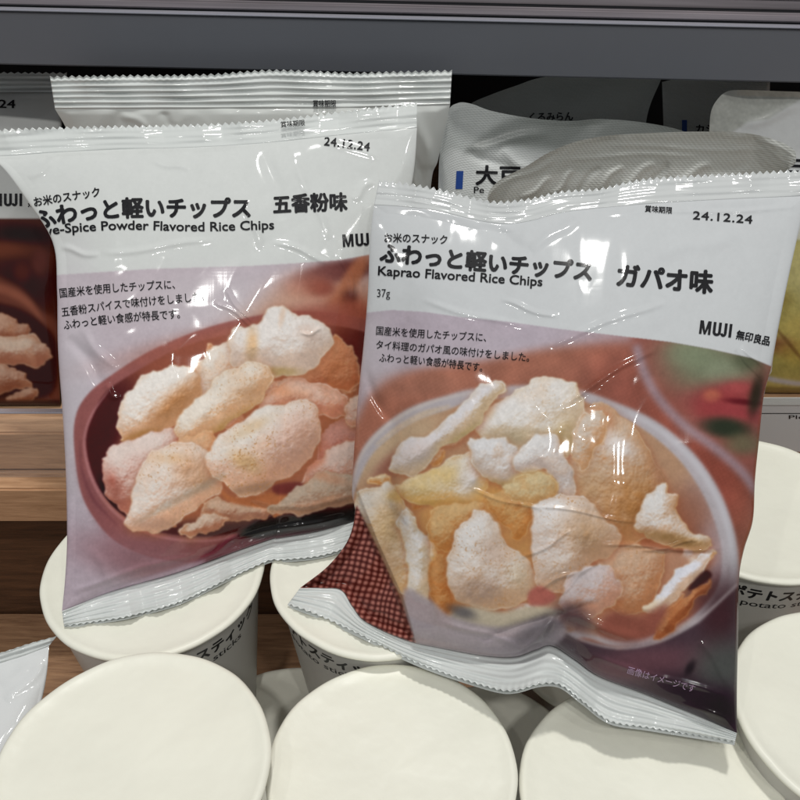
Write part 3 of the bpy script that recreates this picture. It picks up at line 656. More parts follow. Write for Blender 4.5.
# ---- lettering: glyph outlines turned to mesh and laid on a surface
def glyphs(text, bold=0.0, narrow=1.0, space=1.0):
    cu = bpy.data.curves.new('t', 'FONT'); cu.body = text; cu.size = 1.0; cu.offset = bold; cu.fill_mode = 'FRONT'; cu.resolution_u = 3
    cu.space_character = space
    ob = bpy.data.objects.new('t', cu); COL.objects.link(ob)
    dg = bpy.context.evaluated_depsgraph_get(); dg.update()
    me = bpy.data.meshes.new_from_object(ob.evaluated_get(dg))
    bm = bmesh.new(); bm.from_mesh(me)
    bpy.data.objects.remove(ob); bpy.data.curves.remove(cu); bpy.data.meshes.remove(me)
    return bm
def lettering(text, path, em, surf, parent, bold=0.0, m=None, cut=.11, name='lettering', fit=True, space=1.0):
    bm = glyphs(text, 0.0, space=space)
    if not bm.verts:
        bm.free(); return None
    xs = [v.co.x for v in bm.verts]; x0, x1 = min(xs), max(xs); ys = [v.co.y for v in bm.verts]
    for k in np.arange(x0+cut, x1, cut):
        bmesh.ops.bisect_plane(bm, geom=bm.verts[:]+bm.edges[:]+bm.faces[:], plane_co=(k, 0, 0), plane_no=(1, 0, 0))
    for k in np.arange(min(ys)+cut, max(ys), cut):
        bmesh.ops.bisect_plane(bm, geom=bm.verts[:]+bm.edges[:]+bm.faces[:], plane_co=(0, k, 0), plane_no=(0, 1, 0))
    bmesh.ops.triangulate(bm, faces=bm.faces[:])
    bm.verts.ensure_lookup_table()
    V = np.array([v.co[:] for v in bm.verts]); F = np.array([[v.index for v in f.verts] for f in bm.faces])
    bm.free()
    C = resample(path); t = (V[:, 0]-x0)/(x1-x0)
    p = C(t); q = C(np.clip(t+.02, 0, 1)); r = C(np.clip(t-.02, 0, 1))
    dv = q-r; dv /= np.linalg.norm(dv, axis=1)[:, None]+1e-9
    up = np.stack([dv[:, 1], -dv[:, 0]], -1)
    xy = p+up*(V[:, 1]*em)[:, None]
    if bold:                 # heavy weight: the strokes widened by shifted copies
        XY = []; FF = []; LF = []
        for k in range(7):
            a = 2*math.pi*k/6; r = 0 if k == 6 else bold*em
            XY.append(xy+np.array([r*math.cos(a), r*math.sin(a)])); FF.append(F+k*len(V)); LF.append(np.full(len(V), k*4e-6))
        xy = np.concatenate(XY); F = np.concatenate(FF)
    P = surf(xy[:, 0], xy[:, 1])
    return to_obj(name, raw_mesh(name, P, F, True), m or M['ink'], parent)

def wordmark(path, cap, surf, parent):
    """The four condensed heavy capitals M U J I, as outlines."""
    def rect(x0, y0, x1, y1): return [(x0, y0), (x1, y0), (x1, y1), (x0, y1)]
    P = []
    w = .21
    P += [rect(0, 0, w-.02, 1), rect(.66+.02, 0, .66+w, 1), [(0.02, 1), (.26, 1), (.50, 0), (.37, 0)], [(.85, 1), (.61, 1), (.37, 0), (.50, 0)]]
    def u(x, hook=False):
        q = []
        if not hook: q.append(rect(x, .25, x+w, 1))
        q.append(rect(x+.42, .25, x+.42+w, 1))
        n = 12; r1 = .315; 
        for k in range(n):
            a, b = math.pi*(1+k/n), math.pi*(1+(k+1)/n)
            f = lambda t, rx, ry: (x+.315+rx*math.cos(t), .27+ry*math.sin(t))
            q.append([f(a, .315, .285), f(b, .315, .285), f(b, .105, .10), f(a, .105, .10)])
        return q
    P += u(1.03)
    j = u(1.62, True)
    P += [rect(1.62+.28, .25, 1.62+.28+w, 1)]
    n = 10
    for k in range(n):
        a, b = math.pi*(1.08+.92*k/n), math.pi*(1.08+.92*(k+1)/n); cx = 1.865
        f = lambda t, rx, ry: (cx+rx*math.cos(t), .27+ry*math.sin(t))
        P.append([f(a, .245, .285), f(b, .245, .285), f(b, .055, .10), f(a, .055, .10)])
    P += [rect(2.27, 0, 2.27+w, 1)]
    x1 = 2.27+w; C = resample(path); V = []; F = []
    for i, p in enumerate(P):
        p = np.array(p, float); a, b, cc, d = p
        g = 6; uu, vv = np.meshgrid(np.linspace(0, 1, g), np.linspace(0, 1, g)); uu = uu[..., None]; vv = vv[..., None]
        q = ((a*(1-uu)+b*uu)*(1-vv)+(d*(1-uu)+cc*uu)*vv)
        F.append(grid_faces(g, g, len(V)*g*g)); V.append(q.reshape(-1, 2))
    V = np.concatenate(V); t = V[:, 0]/x1
    p = C(t); dv = C(np.ones(1))-C(np.zeros(1)); dv = dv/np.linalg.norm(dv)
    xy = p+np.array([dv[0, 1], -dv[0, 0]])[None]*(V[:, 1]*cap)[:, None]
    return to_obj('lettering', raw_mesh('lettering', surf(xy[:, 0], xy[:, 1]), np.concatenate(F), True), M['ink'], parent)
GAIN = 1.0
# ================================================================ the setting: shelf, boards, floor
def plank(name, x0, x1, y0, y1, z0, z1, m, parent=None, rot=0, bevel=.0012):
    o = bm_obj(name, box_bm(x0, x1, y0, y1, z0, z1, bevel), m, parent)
    return o
# floor board of the lowest tier
fl = plank('floor', -1.2, 1.2, -.25, .398, -.225, -.200, M['wood_floor']); fl['kind'] = 'structure'

tier = thing('wooden_shelf', 'oak shelf board with a brown wooden back panel under it, behind the cups', 'shelf', (0, .40, -.02))
plank('back_panel', -1.2, 1.2, .400, .416, -.225, -.0765, M['wood_dark'], tier)
plank('deck', -1.2, 1.2, .3765, .95, -.0475, -.0200, M['wood_edge'], tier)
plank('front_edge', -1.2, 1.2, .3625, .415, -.0750, -.0490, M['wood_edge'], tier)

rail = thing('price_rail', 'clear plastic price rail along the front of the oak shelf', 'price rail', (0, .372, -.02))
bm = box_bm(-1.2, 1.2, .3742, .3756, -.0470, -.0040, .0004)
bm_obj('rail_plate', bm, M['clear'], rail)
bm_obj('rail_lip', box_bm(-1.2, 1.2, .3722, .3760, -.0036, -.0022, .0004), M['edge'], rail)
bm_obj('rail_foot', box_bm(-1.2, 1.2, .3716, .3740, -.0485, -.0462, .0004), M['clear'], rail)

card = thing('price_card', 'grey printed price card in the clear rail at the right edge', 'price card', (.2, .3725, -.02))
bm_obj('card', box_bm(.158, .30, .3722, .3728, -.0300, .0060, .0001), M['tag'], card)
bm_obj('card_band', box_bm(.158, .30, .3712, .3716, .0035, .0085, .0001), M['seal'], card)
def on_y(Y):
    return lambda x, y: pt(x, y, depth_y(y, Y))
lettering('Please', [(789, 419), (822, 419)], 5.5, on_y(.3719), card, m=M['ink'])

upper = thing('upper_shelf', 'dark grey metal shelf front running across the top above all the bags', 'shelf', (0, .43, .16))
a0 = math.radians(-1.05)
def up_box(name, y0, y1, z0, z1, m, bev=.0008):
    o = bm_obj(name, box_bm(-1.2, 1.2, y0, y1, z0, z1, bev), m, upper)
    o.matrix_parent_inverse = Matrix.Translation((0, -.43, -.16))
    return o
up_box('front_face', .430, .436, .1565, .1812, M['metal'])
up_box('lip', .4285, .4325, .1814, .1822, M['edge'], .0003)
up_box('deck', .4365, .95, .158, .164, M['metal'])
up_box('plastic_strip', .434, .437, .1824, .1862, M['smoke'])
up_box('strip_groove', .4375, .439, .1824, .1870, M['dark'])
up_box('upper_strip', .4395, .442, .1824, .1912, M['smoke'])
up_box('strip_lip', .4385, .4430, .1914, .1922, M['edge'], .0002)
up_box('inner_tray', .445, .95, .1640, .1870, M['metal'])
upper.rotation_euler = (0, math.radians(.95), a0)

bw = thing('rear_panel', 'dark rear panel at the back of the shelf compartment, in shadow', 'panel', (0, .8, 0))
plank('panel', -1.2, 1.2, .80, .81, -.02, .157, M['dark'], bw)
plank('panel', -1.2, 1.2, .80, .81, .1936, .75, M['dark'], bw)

# ================================================================ cups
LR = .0475
def build_cup():
    t = thing('snack_cup', 'cup', 'cup', (0, 0, 0))
    rng = random.Random(5)
    # paper lid: disc with a faint sag, a raised ring and a soft cut edge
    bm = bmesh.new(); rings = []
    prof = [(0, -.0009), (.25, -.0008), (.5, -.0005), (.70, -.0002), (.84, .0001), (.90, .0004), (.935, .0010), (.955, .0013), (.975, .0012), (.99, .0008), (1.0, 0.0002), (1.0, -.0006), (.988, -.0011)]
    n = 144
    for r, z in prof:
        ring = []
        for k in range(n if r else 1):
            a = 2*math.pi*k/n
            rr = LR*r*(1+(.0045*math.sin(3*a+1)+.003*math.sin(7*a+.4)+.0015*math.sin(17*a))*(r > .9))
            zz = z+.00035*math.sin(2*a+.7)*r*r+.00025*math.sin(5*a)*r**3
            ring.append(bm.verts.new((rr*math.cos(a), rr*math.sin(a), zz)))
        rings.append(ring)
    for k in range(n): bm.faces.new((rings[0][0], rings[1][k], rings[1][(k+1) % n]))
    for a, b in zip(rings[1:], rings[2:]):
        for k in range(n): bm.faces.new((a[k], b[k], b[(k+1) % n], a[(k+1) % n]))
    lid = bm_obj('lid', bm, M['lid'], t, True)
    def lathe(pr, m, name, n=96):
        bm = bmesh.new(); R = [[bm.verts.new((r*math.cos(2*math.pi*k/n), r*math.sin(2*math.pi*k/n), z)) for k in range(n)] for r, z in pr]
        for a, b in zip(R, R[1:]):
            for k in range(n): bm.faces.new((a[k], b[k], b[(k+1) % n], a[(k+1) % n]))
        bm.faces.new(R[-1])
        return bm_obj(name, bm, m, t, True)
    lathe([(.0440, -.0006), (.0458, -.0010), (.0462, -.0020), (.0456, -.0030), (.0445, -.0032)], M['lidrim'], 'rim')
    rt, rb, H = .0445, .0345, .094
    lathe([(rt, -.0025), (rt-.0004, -.006), (rb+.0006, -H+.006), (rb, -H), (rb-.001, -H-.0006)], M['cup'], 'cup_body')
    def cone(a0):
        def f(x, y):        # x mm round the cup, y mm below the rim
            z = -np.asarray(y)/1000
            r = rt+(rb-rt)*(-z/H)+.00025
            a = a0+np.asarray(x)/1000/.043
            return np.stack([r*np.cos(a), r*np.sin(a), z], -1)
        return f
    o = lettering('ポテトスティック', [(0, 15.0), (54, 15.0)], 8.0, cone(0), t, bold=.045, cut=.3)
    o['label'] = 'bold black Japanese title round the cup'
    lettering('potato sticks', [(6, 21), (44, 21)], 5.6, cone(0), t, bold=.01, cut=.3)
    return t
cup0 = build_cup(); used = [False]
def cup(x, y, z, yaw, label, group, sc=1.0):
    if not used[0]:
        r = cup0; used[0] = True
    else:
        r = cup0.copy(); COL.objects.link(r)
        for ch in list(cup0.children):
            c = ch.copy(); COL.objects.link(c); c.parent = r
    r.scale = (sc, sc, sc)
    r.location = (x, y, z); r.rotation_euler = (0, 0, math.radians(yaw)); r['label'] = label; r['group'] = group
    return r
GU, GL = 'lidded snack cups in the upper layer', 'lidded snack cups in the lower layer'
ups = [(-.0925, .1675, .005, 150, 'cream lidded paper cup in the bottom left corner, nearest the small white packet'),
       (-.0030, .1735, -.008, 140, 'cream lidded paper cup at the bottom centre, between the two front cups'),
       (.0905, .1665, -.014, 150, 'cream lidded paper cup at the bottom right, under the lowest corner of the right bag'),
       (.1720, .1915, 0.0, 20, 'cream lidded paper cup cut by the right edge, in front of another cup'),
       (-.1060, .2615, 0.0, -86, 'cream lidded paper cup carrying the lilac lower left corner of the five-spice bag'),
       (-.0085, .2620, 0.0, -160, 'cream lidded paper cup under the checked side fold between the two big bags'),
       (.1640, .2965, 0.004, -118, 'cream lidded paper cup behind at the right edge, below the price card'),
       (.0850, .2950, -.012, 150, 'cream lidded paper cup hidden behind the right bag')]
for i, (x, y, z, yaw, lab) in enumerate(ups):
    if i == 7: continue
    cup(x, y, z, yaw, lab, GU, .95 if i == 1 else 1.0)
lows = [(.1060, .3000, -.1030, 60, 'lower cup at the back, glimpsed in the gap under the dip of the right bag'),
        (-.0535, .2350, -.100, 20, 'lower cup seen in the dark gap between the two cups behind, left'),
        (.0420, .2290, -.1080, 60, 'lower cup seen in the gap beneath the middle of the right bag'),
        (.1280, .2350, -.1030, 90, 'lower cup under the right bag beside the two cups at the right edge'),
        (-.0420, .1400, -.1250, 200, 'lower cup standing beneath the two front cups at the left')]
lows = lows[:3]+[(-.1000, .1480, -.1030, 60, 'lower cup carrying the bottom left front cup'),
        (-.0040, .1440, -.1040, 80, 'lower cup carrying the bottom centre front cup'),
        (.0920, .1460, -.1080, 100, 'lower cup carrying the bottom right front cup'),
        (.1740, .2330, -.1000, 40, 'lower cup carrying the two cups at the right edge')]
for x, y, z, yaw, lab in lows:
    cup(x, y, z, yaw, lab, GL)

# ================================================================ big bags
def linD(a, b): return lambda u, *r: a+(b-a)*u
def zD(z0, z1=None):
    z1 = z0 if z1 is None else z1
    return lambda u, p: depth_z(p[..., 1], z0+(z1-z0)*u)

# ---- kaprao bag (right, in front)
kap = thing('snack_bag', 'white snack bag at the right with bowl of pale chips on red cloth, kaprao flavoured', 'snack bag', (.05, .24, .004), 'printed bags of rice chips')
K_top = [(374, 205), (405, 207), (436, 211), (480, 221), (505, 224), (530, 221), (560, 213), (600, 208), (660, 203), (734, 199), (806, 196)]
K_out = [(379, 181), (400, 183), (436, 189), (472, 198), (497, 202), (530, 199), (560, 192), (600, 189), (630, 182), (660, 178), (734, 174), (808, 170)]
K_bot = [(300, 588), (322, 588), (341, 590), (352, 606), (366, 622), (405, 640), (440, 648), (485, 656), (515, 657), (536, 650), (552, 646), (575, 660), (600, 677), (650, 696), (700, 717), (737, 733)]
K_sl = [(288, 604), (320, 616), (365, 637), (400, 655), (430, 668), (468, 681), (500, 690), (518, 690), (540, 684), (560, 685), (582, 701), (610, 721), (650, 728), (700, 736), (735, 742)]
K_l = [(374, 205), (370, 240), (368, 290), (364, 340), (357, 410), (352, 488), (355, 512), (348, 540), (328, 566), (300, 588)]
K_r = [(806, 196), (800, 225), (788, 280), (778, 330), (771, 368), (764, 395), (759, 440), (755, 480), (753, 520), (744, 550), (739, 580), (738, 640), (737, 690), (737, 733)]
kz = lambda u, p: depth_z(p[..., 1], .006+.010*np.exp(-((u-.62)/.12)**2))
kw = Wrinkles((270, 150, 830, 760), 7, .0011, .00045, .00050, creases=[
    (548, 345, 668, 300, 3.2, .0012), (560, 405, 660, 345, 3.0, .0016), (470, 490, 545, 512, 1.8, .0009), (530, 505, 640, 522, 1.6, .0010),
    (520, 560, 575, 530, 2.0, .0012), (536, 590, 590, 565, 2.4, .0014), (560, 594, 598, 560, 2.0, .0013), (600, 545, 720, 550, 2.2, .0016), (640, 552, 700, 540, 1.6, .0012),
    (392, 425, 350, 350, 5, -.0020), (440, 620, 520, 646, 3, .0014), (480, 640, 600, 600, 4, -.0030),
    (560, 612, 520, 655, 4, .0030), (556, 610, 640, 640, 5, .0022), (590, 655, 737, 700, 3, .0014), (640, 690, 730, 722, 3, .0016), (700, 640, 735, 690, 4, .0016),
    (735, 350, 768, 395, 2, -.0012), (742, 345, 772, 380, 2, .0012), (480, 222, 530, 250, 6, -.0014), (530, 250, 580, 216, 5, .0014), (600, 215, 800, 207, 2.5, .0008),
    (420, 300, 530, 330, 3, .0010), (500, 300, 560, 318, 2.5, .0012), (650, 255, 740, 235, 8, .0010), (425, 500, 440, 640, 5, .0012)],
    step=[([(352, 484), (376, 545), (400, 598), (415, 646)], .0065, 3.2)])
ks = Sheet(K_top, K_bot, K_l, K_r, linD(.365, .350), kz, .020, kw, prof=(.75, .42, .55), seal_top=.10, seal_bot=.09, back=.35)
kart = kaprao_art()
panel('front_panel', ks, 600, 740, kart, M['film'], kap, np.array([.86, .86, .87]))
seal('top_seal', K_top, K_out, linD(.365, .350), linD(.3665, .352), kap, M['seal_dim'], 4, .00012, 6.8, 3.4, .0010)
seal('bottom_seal', K_bot, K_sl, kz, lambda u, p: depth_z(p[..., 1], .0035+.012*np.exp(-((u-.55)/.10)**2)), kap, M['seal'], 5, .00042, 6.6, 2.0, .0014, lip=3.2)
T = lambda *a, **k: lettering(*a, **k)
T('お米のスナック', [(384.5, 241.5), (415, 242), (447, 243.5)], 10.0, ks.on, kap, bold=.02)
T('ふわっと軽いチップス', [(380, 260.5), (420, 264), (459, 267.5), (520, 273), (591, 279.5)], 21.2, ks.on, kap, bold=.045)
T('ガパオ味', [(617, 284), (660, 288), (712, 291.5)], 24.5, ks.on, kap, bold=.042)
T('Kaprao Flavored Rice Chips', [(378, 275), (420, 277.5), (542, 286)], 13.0, ks.on, kap, bold=.022)
T('37g', [(377, 297), (390, 297)], 11.5, ks.on, kap)
T('賞味期限', [(645, 211), (672, 213)], 7.0, ks.on, kap, bold=.02)
T('24.12.24', [(693, 219), (722, 221), (752, 223.5)], 11.5, ks.on, kap, bold=.022, space=1.1)
wordmark([(699, 333.5), (731, 337.5)], 13.5, ks.on, kap)
T('無印良品', [(736, 338), (769, 345)], 10.0, ks.on, kap, bold=.025)
T('国産米を使用したチップスに、', [(376, 334), (420, 337), (486, 341)], 9.6, ks.on, kap, bold=.008)
T('タイ料理のガパオ風の味付けをしました。', [(376, 348), (440, 353), (529, 361)], 9.6, ks.on, kap, bold=.008)
T('ふわっと軽い食感が特長です。', [(379, 361), (430, 365), (482, 371)], 9.6, ks.on, kap, bold=.008)
T('画像はイメージです', [(627, 673), (694, 692)], 8.5, ks.on, kap, m=M['pale_ink'])

# ---- five-spice bag (left)
fiv = thing('snack_bag', 'white snack bag at the left with red-brown bowl of puffed chips, five-spice flavoured', 'snack bag', (-.08, .27, .004), 'printed bags of rice chips')
F_top = [(-26, 153), (0, 156), (62, 152), (130, 149), (200, 147), (275, 142), (350, 134), (417, 128)]
F_out = [(-36, 133), (0, 130), (62, 128), (120, 126.5), (200, 125), (275, 120), (350, 111), (417, 103)]
F_l = [(-26, 153), (0, 165), (28, 202), (53, 243), (57, 290), (58, 350), (63, 420), (66, 480), (67, 540), (65, 580), (62, 611)]
F_r = [(417, 128), (414, 170), (404, 230), (390, 300), (378, 370), (370, 430), (366, 480), (362, 519)]
F_bot = [(62, 611), (110, 592), (170, 575), (205, 563), (240, 550), (272, 539), (280, 538), (320, 531), (362, 519)]
F_sl = [(64, 626), (100, 621), (130, 616), (180, 602), (230, 578), (268, 561), (280, 560), (320, 556), (362, 543)]
fw = Wrinkles((-40, 90, 450, 650), 21, .0011, .00045, .00050, creases=[
    (215, 300, 256, 328, 1.8, .0011), (225, 290, 254, 327, 1.8, .0011), (70, 335, 105, 385, 6, -.0026), (80, 330, 116, 372, 4, .0014), (104, 385, 118, 400, 3, .0014),
    (60, 248, 100, 256, 3, .0014), (100, 254, 215, 240, 3, .0010), (150, 160, 190, 170, 3, .0010), (265, 150, 285, 220, 7, -.0015), (272, 240, 330, 262, 3, .0014),
    (245, 200, 262, 250, 4, .0014), (340, 250, 356, 300, 3, .0014), (128, 530, 230, 474, 6, -.0012), (200, 562, 240, 536, 3, .0020),
    (235, 540, 350, 515, 3, .0024), (190, 566, 345, 528, 2.4, .0016), (250, 505, 300, 512, 3, -.0016), (262, 512, 356, 497, 3, .0014), (70, 590, 200, 552, 3, .0012),
    (300, 335, 322, 330, 2, .0012), (295, 160, 330, 240, 4, .0013), (30, 180, 62, 150, 4, .0012), (300, 128, 380, 160, 4, .0010), (90, 545, 120, 600, 5, .0012), (352, 200, 372, 180, 4, .0013)])
fz = zD(.006)
fs = Sheet(F_top, F_bot, F_l, F_r, linD(.388, .392), fz, .018, fw, prof=(.75, .45, .6), seal_top=.10, seal_bot=.08, back=.25)
fart = five_spice_art()
panel('front_panel', fs, 580, 640, fart, M['film'], fiv, .98)
seal('top_seal', F_top, F_out, linD(.388, .392), linD(.3895, .394), fiv, M['seal'], 4, .00012, 6.8, 3.2, .0010)
seal('bottom_seal', F_bot, F_sl, fz, zD(.0035), fiv, M['seal'], 5, .00040, 6.6, 1.6, .0010, lip=2.6)
T('お米のスナック', [(34.5, 206), (65, 201), (100, 195.5)], 10.5, fs.on, fiv, bold=.02)
T('ふわっと軽いチップス', [(37, 229), (60, 223), (90, 219), (130, 216), (190, 216), (250, 216)], 21.6, fs.on, fiv, bold=.042)
T('五香粉味', [(274, 212), (310, 210), (347, 209)], 19.5, fs.on, fiv, bold=.042)
T('ve-Spice Powder Flavored Rice Chips', [(46.5, 236), (62, 233), (90, 231), (130, 229.5), (200, 231), (274, 229)], 13.0, fs.on, fiv, bold=.022)
T('24.12.24', [(324, 145), (345, 147.5), (369, 151)], 12, fs.on, fiv, bold=.022, space=1.1)
wordmark([(343, 247), (374, 245)], 12.5, fs.on, fiv)
T('国産米を使用したチップスに、', [(60, 297), (110, 292), (175, 288)], 10.4, fs.on, fiv, bold=.008)
T('五香粉スパイスで味付けをしました。', [(62, 316), (120, 308), (204, 300)], 10.4, fs.on, fiv, bold=.008)
T('ふわっと軽い食感が特長です。', [(64, 329), (110, 323), (180, 317.5)], 10.4, fs.on, fiv, bold=.008)
T('賞味期限', [(281, 127), (305, 125)], 6.5, lambda x, y: pt(x, y, np.full(x.shape, .3880)), fiv, bold=.02)

# ---- third bag, behind the left one
white = Art(40, 60, 480, 440, 1.0, (214, 217, 214), 5)
thr = thing('snack_bag', 'plain white bag behind the five-spice bag, only its ribbed top seal showing', 'snack bag', (-.05, .38, -.018), 'printed bags of rice chips')
H_top = [(55, 109), (120, 109), (250, 108.5), (350, 108), (450, 105)]
H_out = [(50, 77), (100, 76), (200, 75), (245, 72), (280, 70.5), (350, 73), (400, 72), (452, 71)]
H_l = [(55, 109), (66, 128), (82, 165), (95, 240), (100, 400)]
H_r = [(450, 105), (446, 125), (438, 160), (430, 200), (425, 400)]
H_bot = [(100, 400), (250, 402), (425, 400)]
hw = Wrinkles((40, 60, 480, 440), 31, .0010, .0006, .0009, creases=[(120, 112, 150, 128, 4, .0016), (160, 112, 175, 128, 4, -.0016), (415, 110, 440, 190, 6, .002), (395, 110, 425, 190, 5, -.002)])
hs = Sheet(H_top, H_bot, H_l, H_r, linD(.412, .412), zD(-.0185), .010, hw, prof=(.8, .5, .6), seal_top=.12, back=.4)
panel('front_panel', hs, 220, 200, white, M['film'], thr, GAIN)
seal('top_seal', H_top, H_out, linD(.412, .412), linD(.408, .408), thr, M['seal'], 6, .00075, 7.2, 2.4, .0010)
T('賞味期限', [(313, 106), (336, 106)], 7.2, lambda x, y: pt(x, y, np.full(x.shape, .4100)), thr, bold=.02)

# ---- bag on the shelf at the far left
A = Art(-300, 60, 80, 420, 1.5, (206, 208, 206), 9)
A.poly([(-300, 216), (80, 219), (80, 420), (-300, 420)], (84, 46, 40), .6, smooth=False)
A.blob(20, 235, 30, 10, (44, 22, 24), .9, 5); A.blob(5, 250, 30, 8, (128, 70, 50), .7); A.blob(22, 285, 30, 24, (50, 26, 26), .8); A.blob(40, 262, 8, 12, (104, 56, 50), .8); A.blob(22, 272, 8, 9, (96, 48, 42), .8)
A.poly([(-300, 300), (-60, 270), (10, 282), (40, 310), (60, 330), (60, 420), (-300, 420)], (116, 66, 54), 2.5)
A.line([(-40, 280), (5, 290), (30, 305), (46, 330)], [6, 9, 7, 4], (160, 96, 76), 2, .8)
A.poly([(-40, 310), (10, 305), (50, 330), (58, 360), (50, 395), (0, 400), (-60, 400)], (64, 32, 30), 2)
A.chip([(-40, 322), (0, 314), (22, 322), (30, 334), (20, 345), (-10, 342), (-40, 345)], (206, 164, 140), (140, 84, 66), (210, 160, 120), .7, drop=.3)
A.chip([(-40, 345), (0, 337), (30, 336), (48, 345), (50, 356), (40, 366), (10, 366), (-30, 372)], (226, 200, 180), (166, 110, 90), (220, 176, 140), .8, drop=.4)
A.chip([(-40, 366), (-5, 362), (22, 372), (30, 386), (10, 392), (-40, 396)], (206, 168, 146), (140, 86, 66), (210, 160, 120), .7, drop=.4)
A.chip([(6, 402), (14, 393), (34, 388), (38, 396), (20, 404)], (196, 156, 134), (140, 86, 66), (210, 160, 120), .7, drop=.4)
A.poly([(-300, 404), (80, 400), (80, 420), (-300, 420)], (60, 36, 36), 1.2, smooth=False)
lsb = thing('snack_bag', 'bag on the oak shelf at the left edge, dark photo of chips on it', 'snack bag', (-.13, .40, -.018), 'printed bags of rice chips')
S_top = [(-290, 90), (-100, 92), (66, 92)]; S_out = [(-290, 71), (-100, 72), (67, 73)]
S_l = [(-290, 90), (-285, 240), (-278, 405)]; S_r = [(66, 92), (63, 112), (58, 180), (59, 260), (60, 405)]
S_bot = [(-278, 405), (-100, 406), (60, 406)]
sw = Wrinkles((-300, 60, 90, 420), 41, .0008, .0004, .0004)
ss = Sheet(S_top, S_bot, S_l, S_r, linD(.476, .476), zD(-.0185), .014, sw, prof=(.5, .45, .4), back=.5)
panel('front_panel', ss, 300, 300, A, M['film'], lsb, .95)
seal('top_seal', S_top, S_out, linD(.476, .476), linD(.4775, .4775), lsb, M['seal'], 4, .0002, 7, 2)
T('24.12.24', [(-44, 107), (-15, 107.5), (15, 108)], 11.5, ss.on, lsb, bold=.022)
wordmark([(-9, 206), (22, 206)], 12.5, ss.on, lsb)
T('無印良品', [(28, 206), (62, 206)], 10, ss.on, lsb, bold=.025)

# ================================================================ pouches on the right of the shelf
def pouch(label, outline, dtop, bulge, art, seed, rows=150, cols=220, emboss=(0, 0), zbot=-.0185, gain=1.0, m=None, creases=()):
    top, bot, lf, rt = outline
    t = thing('snack_pouch', label, 'pouch', tuple(pt(np.array(bot[1][0]), np.array(bot[1][1]), depth_z(bot[1][1], zbot))), 'matt snack pouches standing on the shelf')
    xs = [p[0] for c in outline for p in c]; ys = [p[1] for c in outline for p in c]
    w = Wrinkles((min(xs)-5, min(ys)-5, max(xs)+5, max(ys)+5), seed, .0011, .0006, .0003, creases=creases)
    s = Sheet(top, bot, lf, rt, linD(*dtop), zD(zbot), bulge, w, prof=(1.3, .5, .7), seal_top=.1, back=.6)
    panel('front_panel', s, cols, rows, art, m or M['pouch'], t, gain)
    return t, s
def emb(A, y0f, y1f, amt, per=3.0):           # woven emboss of the heat seal
    k = np.clip((A.Y-y0f)/3, 0, 1)*np.clip((y1f-A.Y)/3, 0, 1)
    A.c = (A.c*(1+amt*k*(np.sin(A.Y*2*math.pi/per)*.6+np.sin((A.X+A.Y)*2*math.pi/per)*.4))[..., None]).clip(0, 1)

# front pouch (pale warm grey)
A1 = Art(460, 120, 820, 420, 2, (190, 192, 187), 51)
A1.poly([(460, 420), (500, 210), (540, 178), (600, 170), (690, 168), (760, 178), (820, 200), (820, 420)], (214, 216, 212), 2, .9)
A1.blob(560, 196, 50, 8, (150, 150, 142), .4, -10)
k1 = ([(486, 205), (490, 190), (503, 178), (525, 167), (548, 153), (575, 142), (605, 136), (650, 133), (700, 131.5), (745, 133), (775, 140), (794, 150), (796, 162)],
      [(500, 395), (640, 396), (770, 392)], [(486, 205), (488, 300), (500, 395)], [(796, 162), (785, 185), (778, 300), (770, 392)])
p1, s1 = pouch('pale warm-grey frosted pouch directly behind the top edge of the right bag', k1, (.404, .398), .012, A1, 61, 320, 420, creases=[(520, 200, 552, 178, 3, .0016), (552, 196, 574, 170, 3, .0018), (572, 196, 600, 166, 3, -.0018), (598, 190, 622, 164, 3, .0018), (622, 186, 655, 162, 4, .0018), (650, 186, 668, 162, 3, -.0016), (672, 184, 712, 163, 4, .0018), (700, 186, 750, 168, 4, .0014), (500, 186, 560, 158, 3, .0008), (560, 158, 700, 154, 2.5, .0007), (600, 146, 770, 150, 2.5, .0006)])

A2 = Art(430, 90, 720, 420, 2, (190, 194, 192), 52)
A2.poly([(462, 158), (478, 140), (500, 124), (530, 116), (600, 112), (720, 118), (720, 160), (600, 158), (560, 150), (520, 146), (494, 150)], (136, 140, 137), 3, .9)  # upper band painted darker to stand for the shelf's shade
A2.poly([(430, 420), (440, 175), (470, 152), (510, 146), (560, 156), (720, 162), (720, 420)], (218, 221, 220), 2.5, .85)
k2 = ([(438, 200), (440, 150), (447, 113), (458, 103), (472, 104), (492, 111), (530, 118), (570, 121), (600, 119), (640, 122), (680, 130), (700, 142)],
      [(452, 400), (560, 402), (690, 398)], [(438, 200), (442, 300), (452, 400)], [(700, 142), (698, 250), (690, 398)])
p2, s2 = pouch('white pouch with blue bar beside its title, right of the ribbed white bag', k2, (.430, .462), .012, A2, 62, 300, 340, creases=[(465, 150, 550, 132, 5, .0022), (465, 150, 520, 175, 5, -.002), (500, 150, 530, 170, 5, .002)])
q = [(456.5, 171), (463.5, 171), (462.5, 189), (455.5, 189)]
def patch(poly, surf, m, parent, name):
    (a, b, c, d) = [np.array(p, float) for p in poly]
    u, v = np.meshgrid(np.linspace(0, 1, 5), np.linspace(0, 1, 9))
    xy = (a*(1-u[..., None])+b*u[..., None])*(1-v[..., None])+(d*(1-u[..., None])+c*u[..., None])*v[..., None]
    P = surf(xy[..., 0].ravel(), xy[..., 1].ravel()).reshape(9, 5, 3)
    return to_obj(name, raw_mesh(name, P, grid_faces(9, 5), True), m, parent)
patch(q, s2.on, M['blue_ink'], p2, 'blue_bar')
T('大豆', [(476, 183), (520, 184)], 21, s2.on, p2, bold=.035)
T('Pe', [(474, 193), (484, 193)], 9, s2.on, p2, bold=.01)

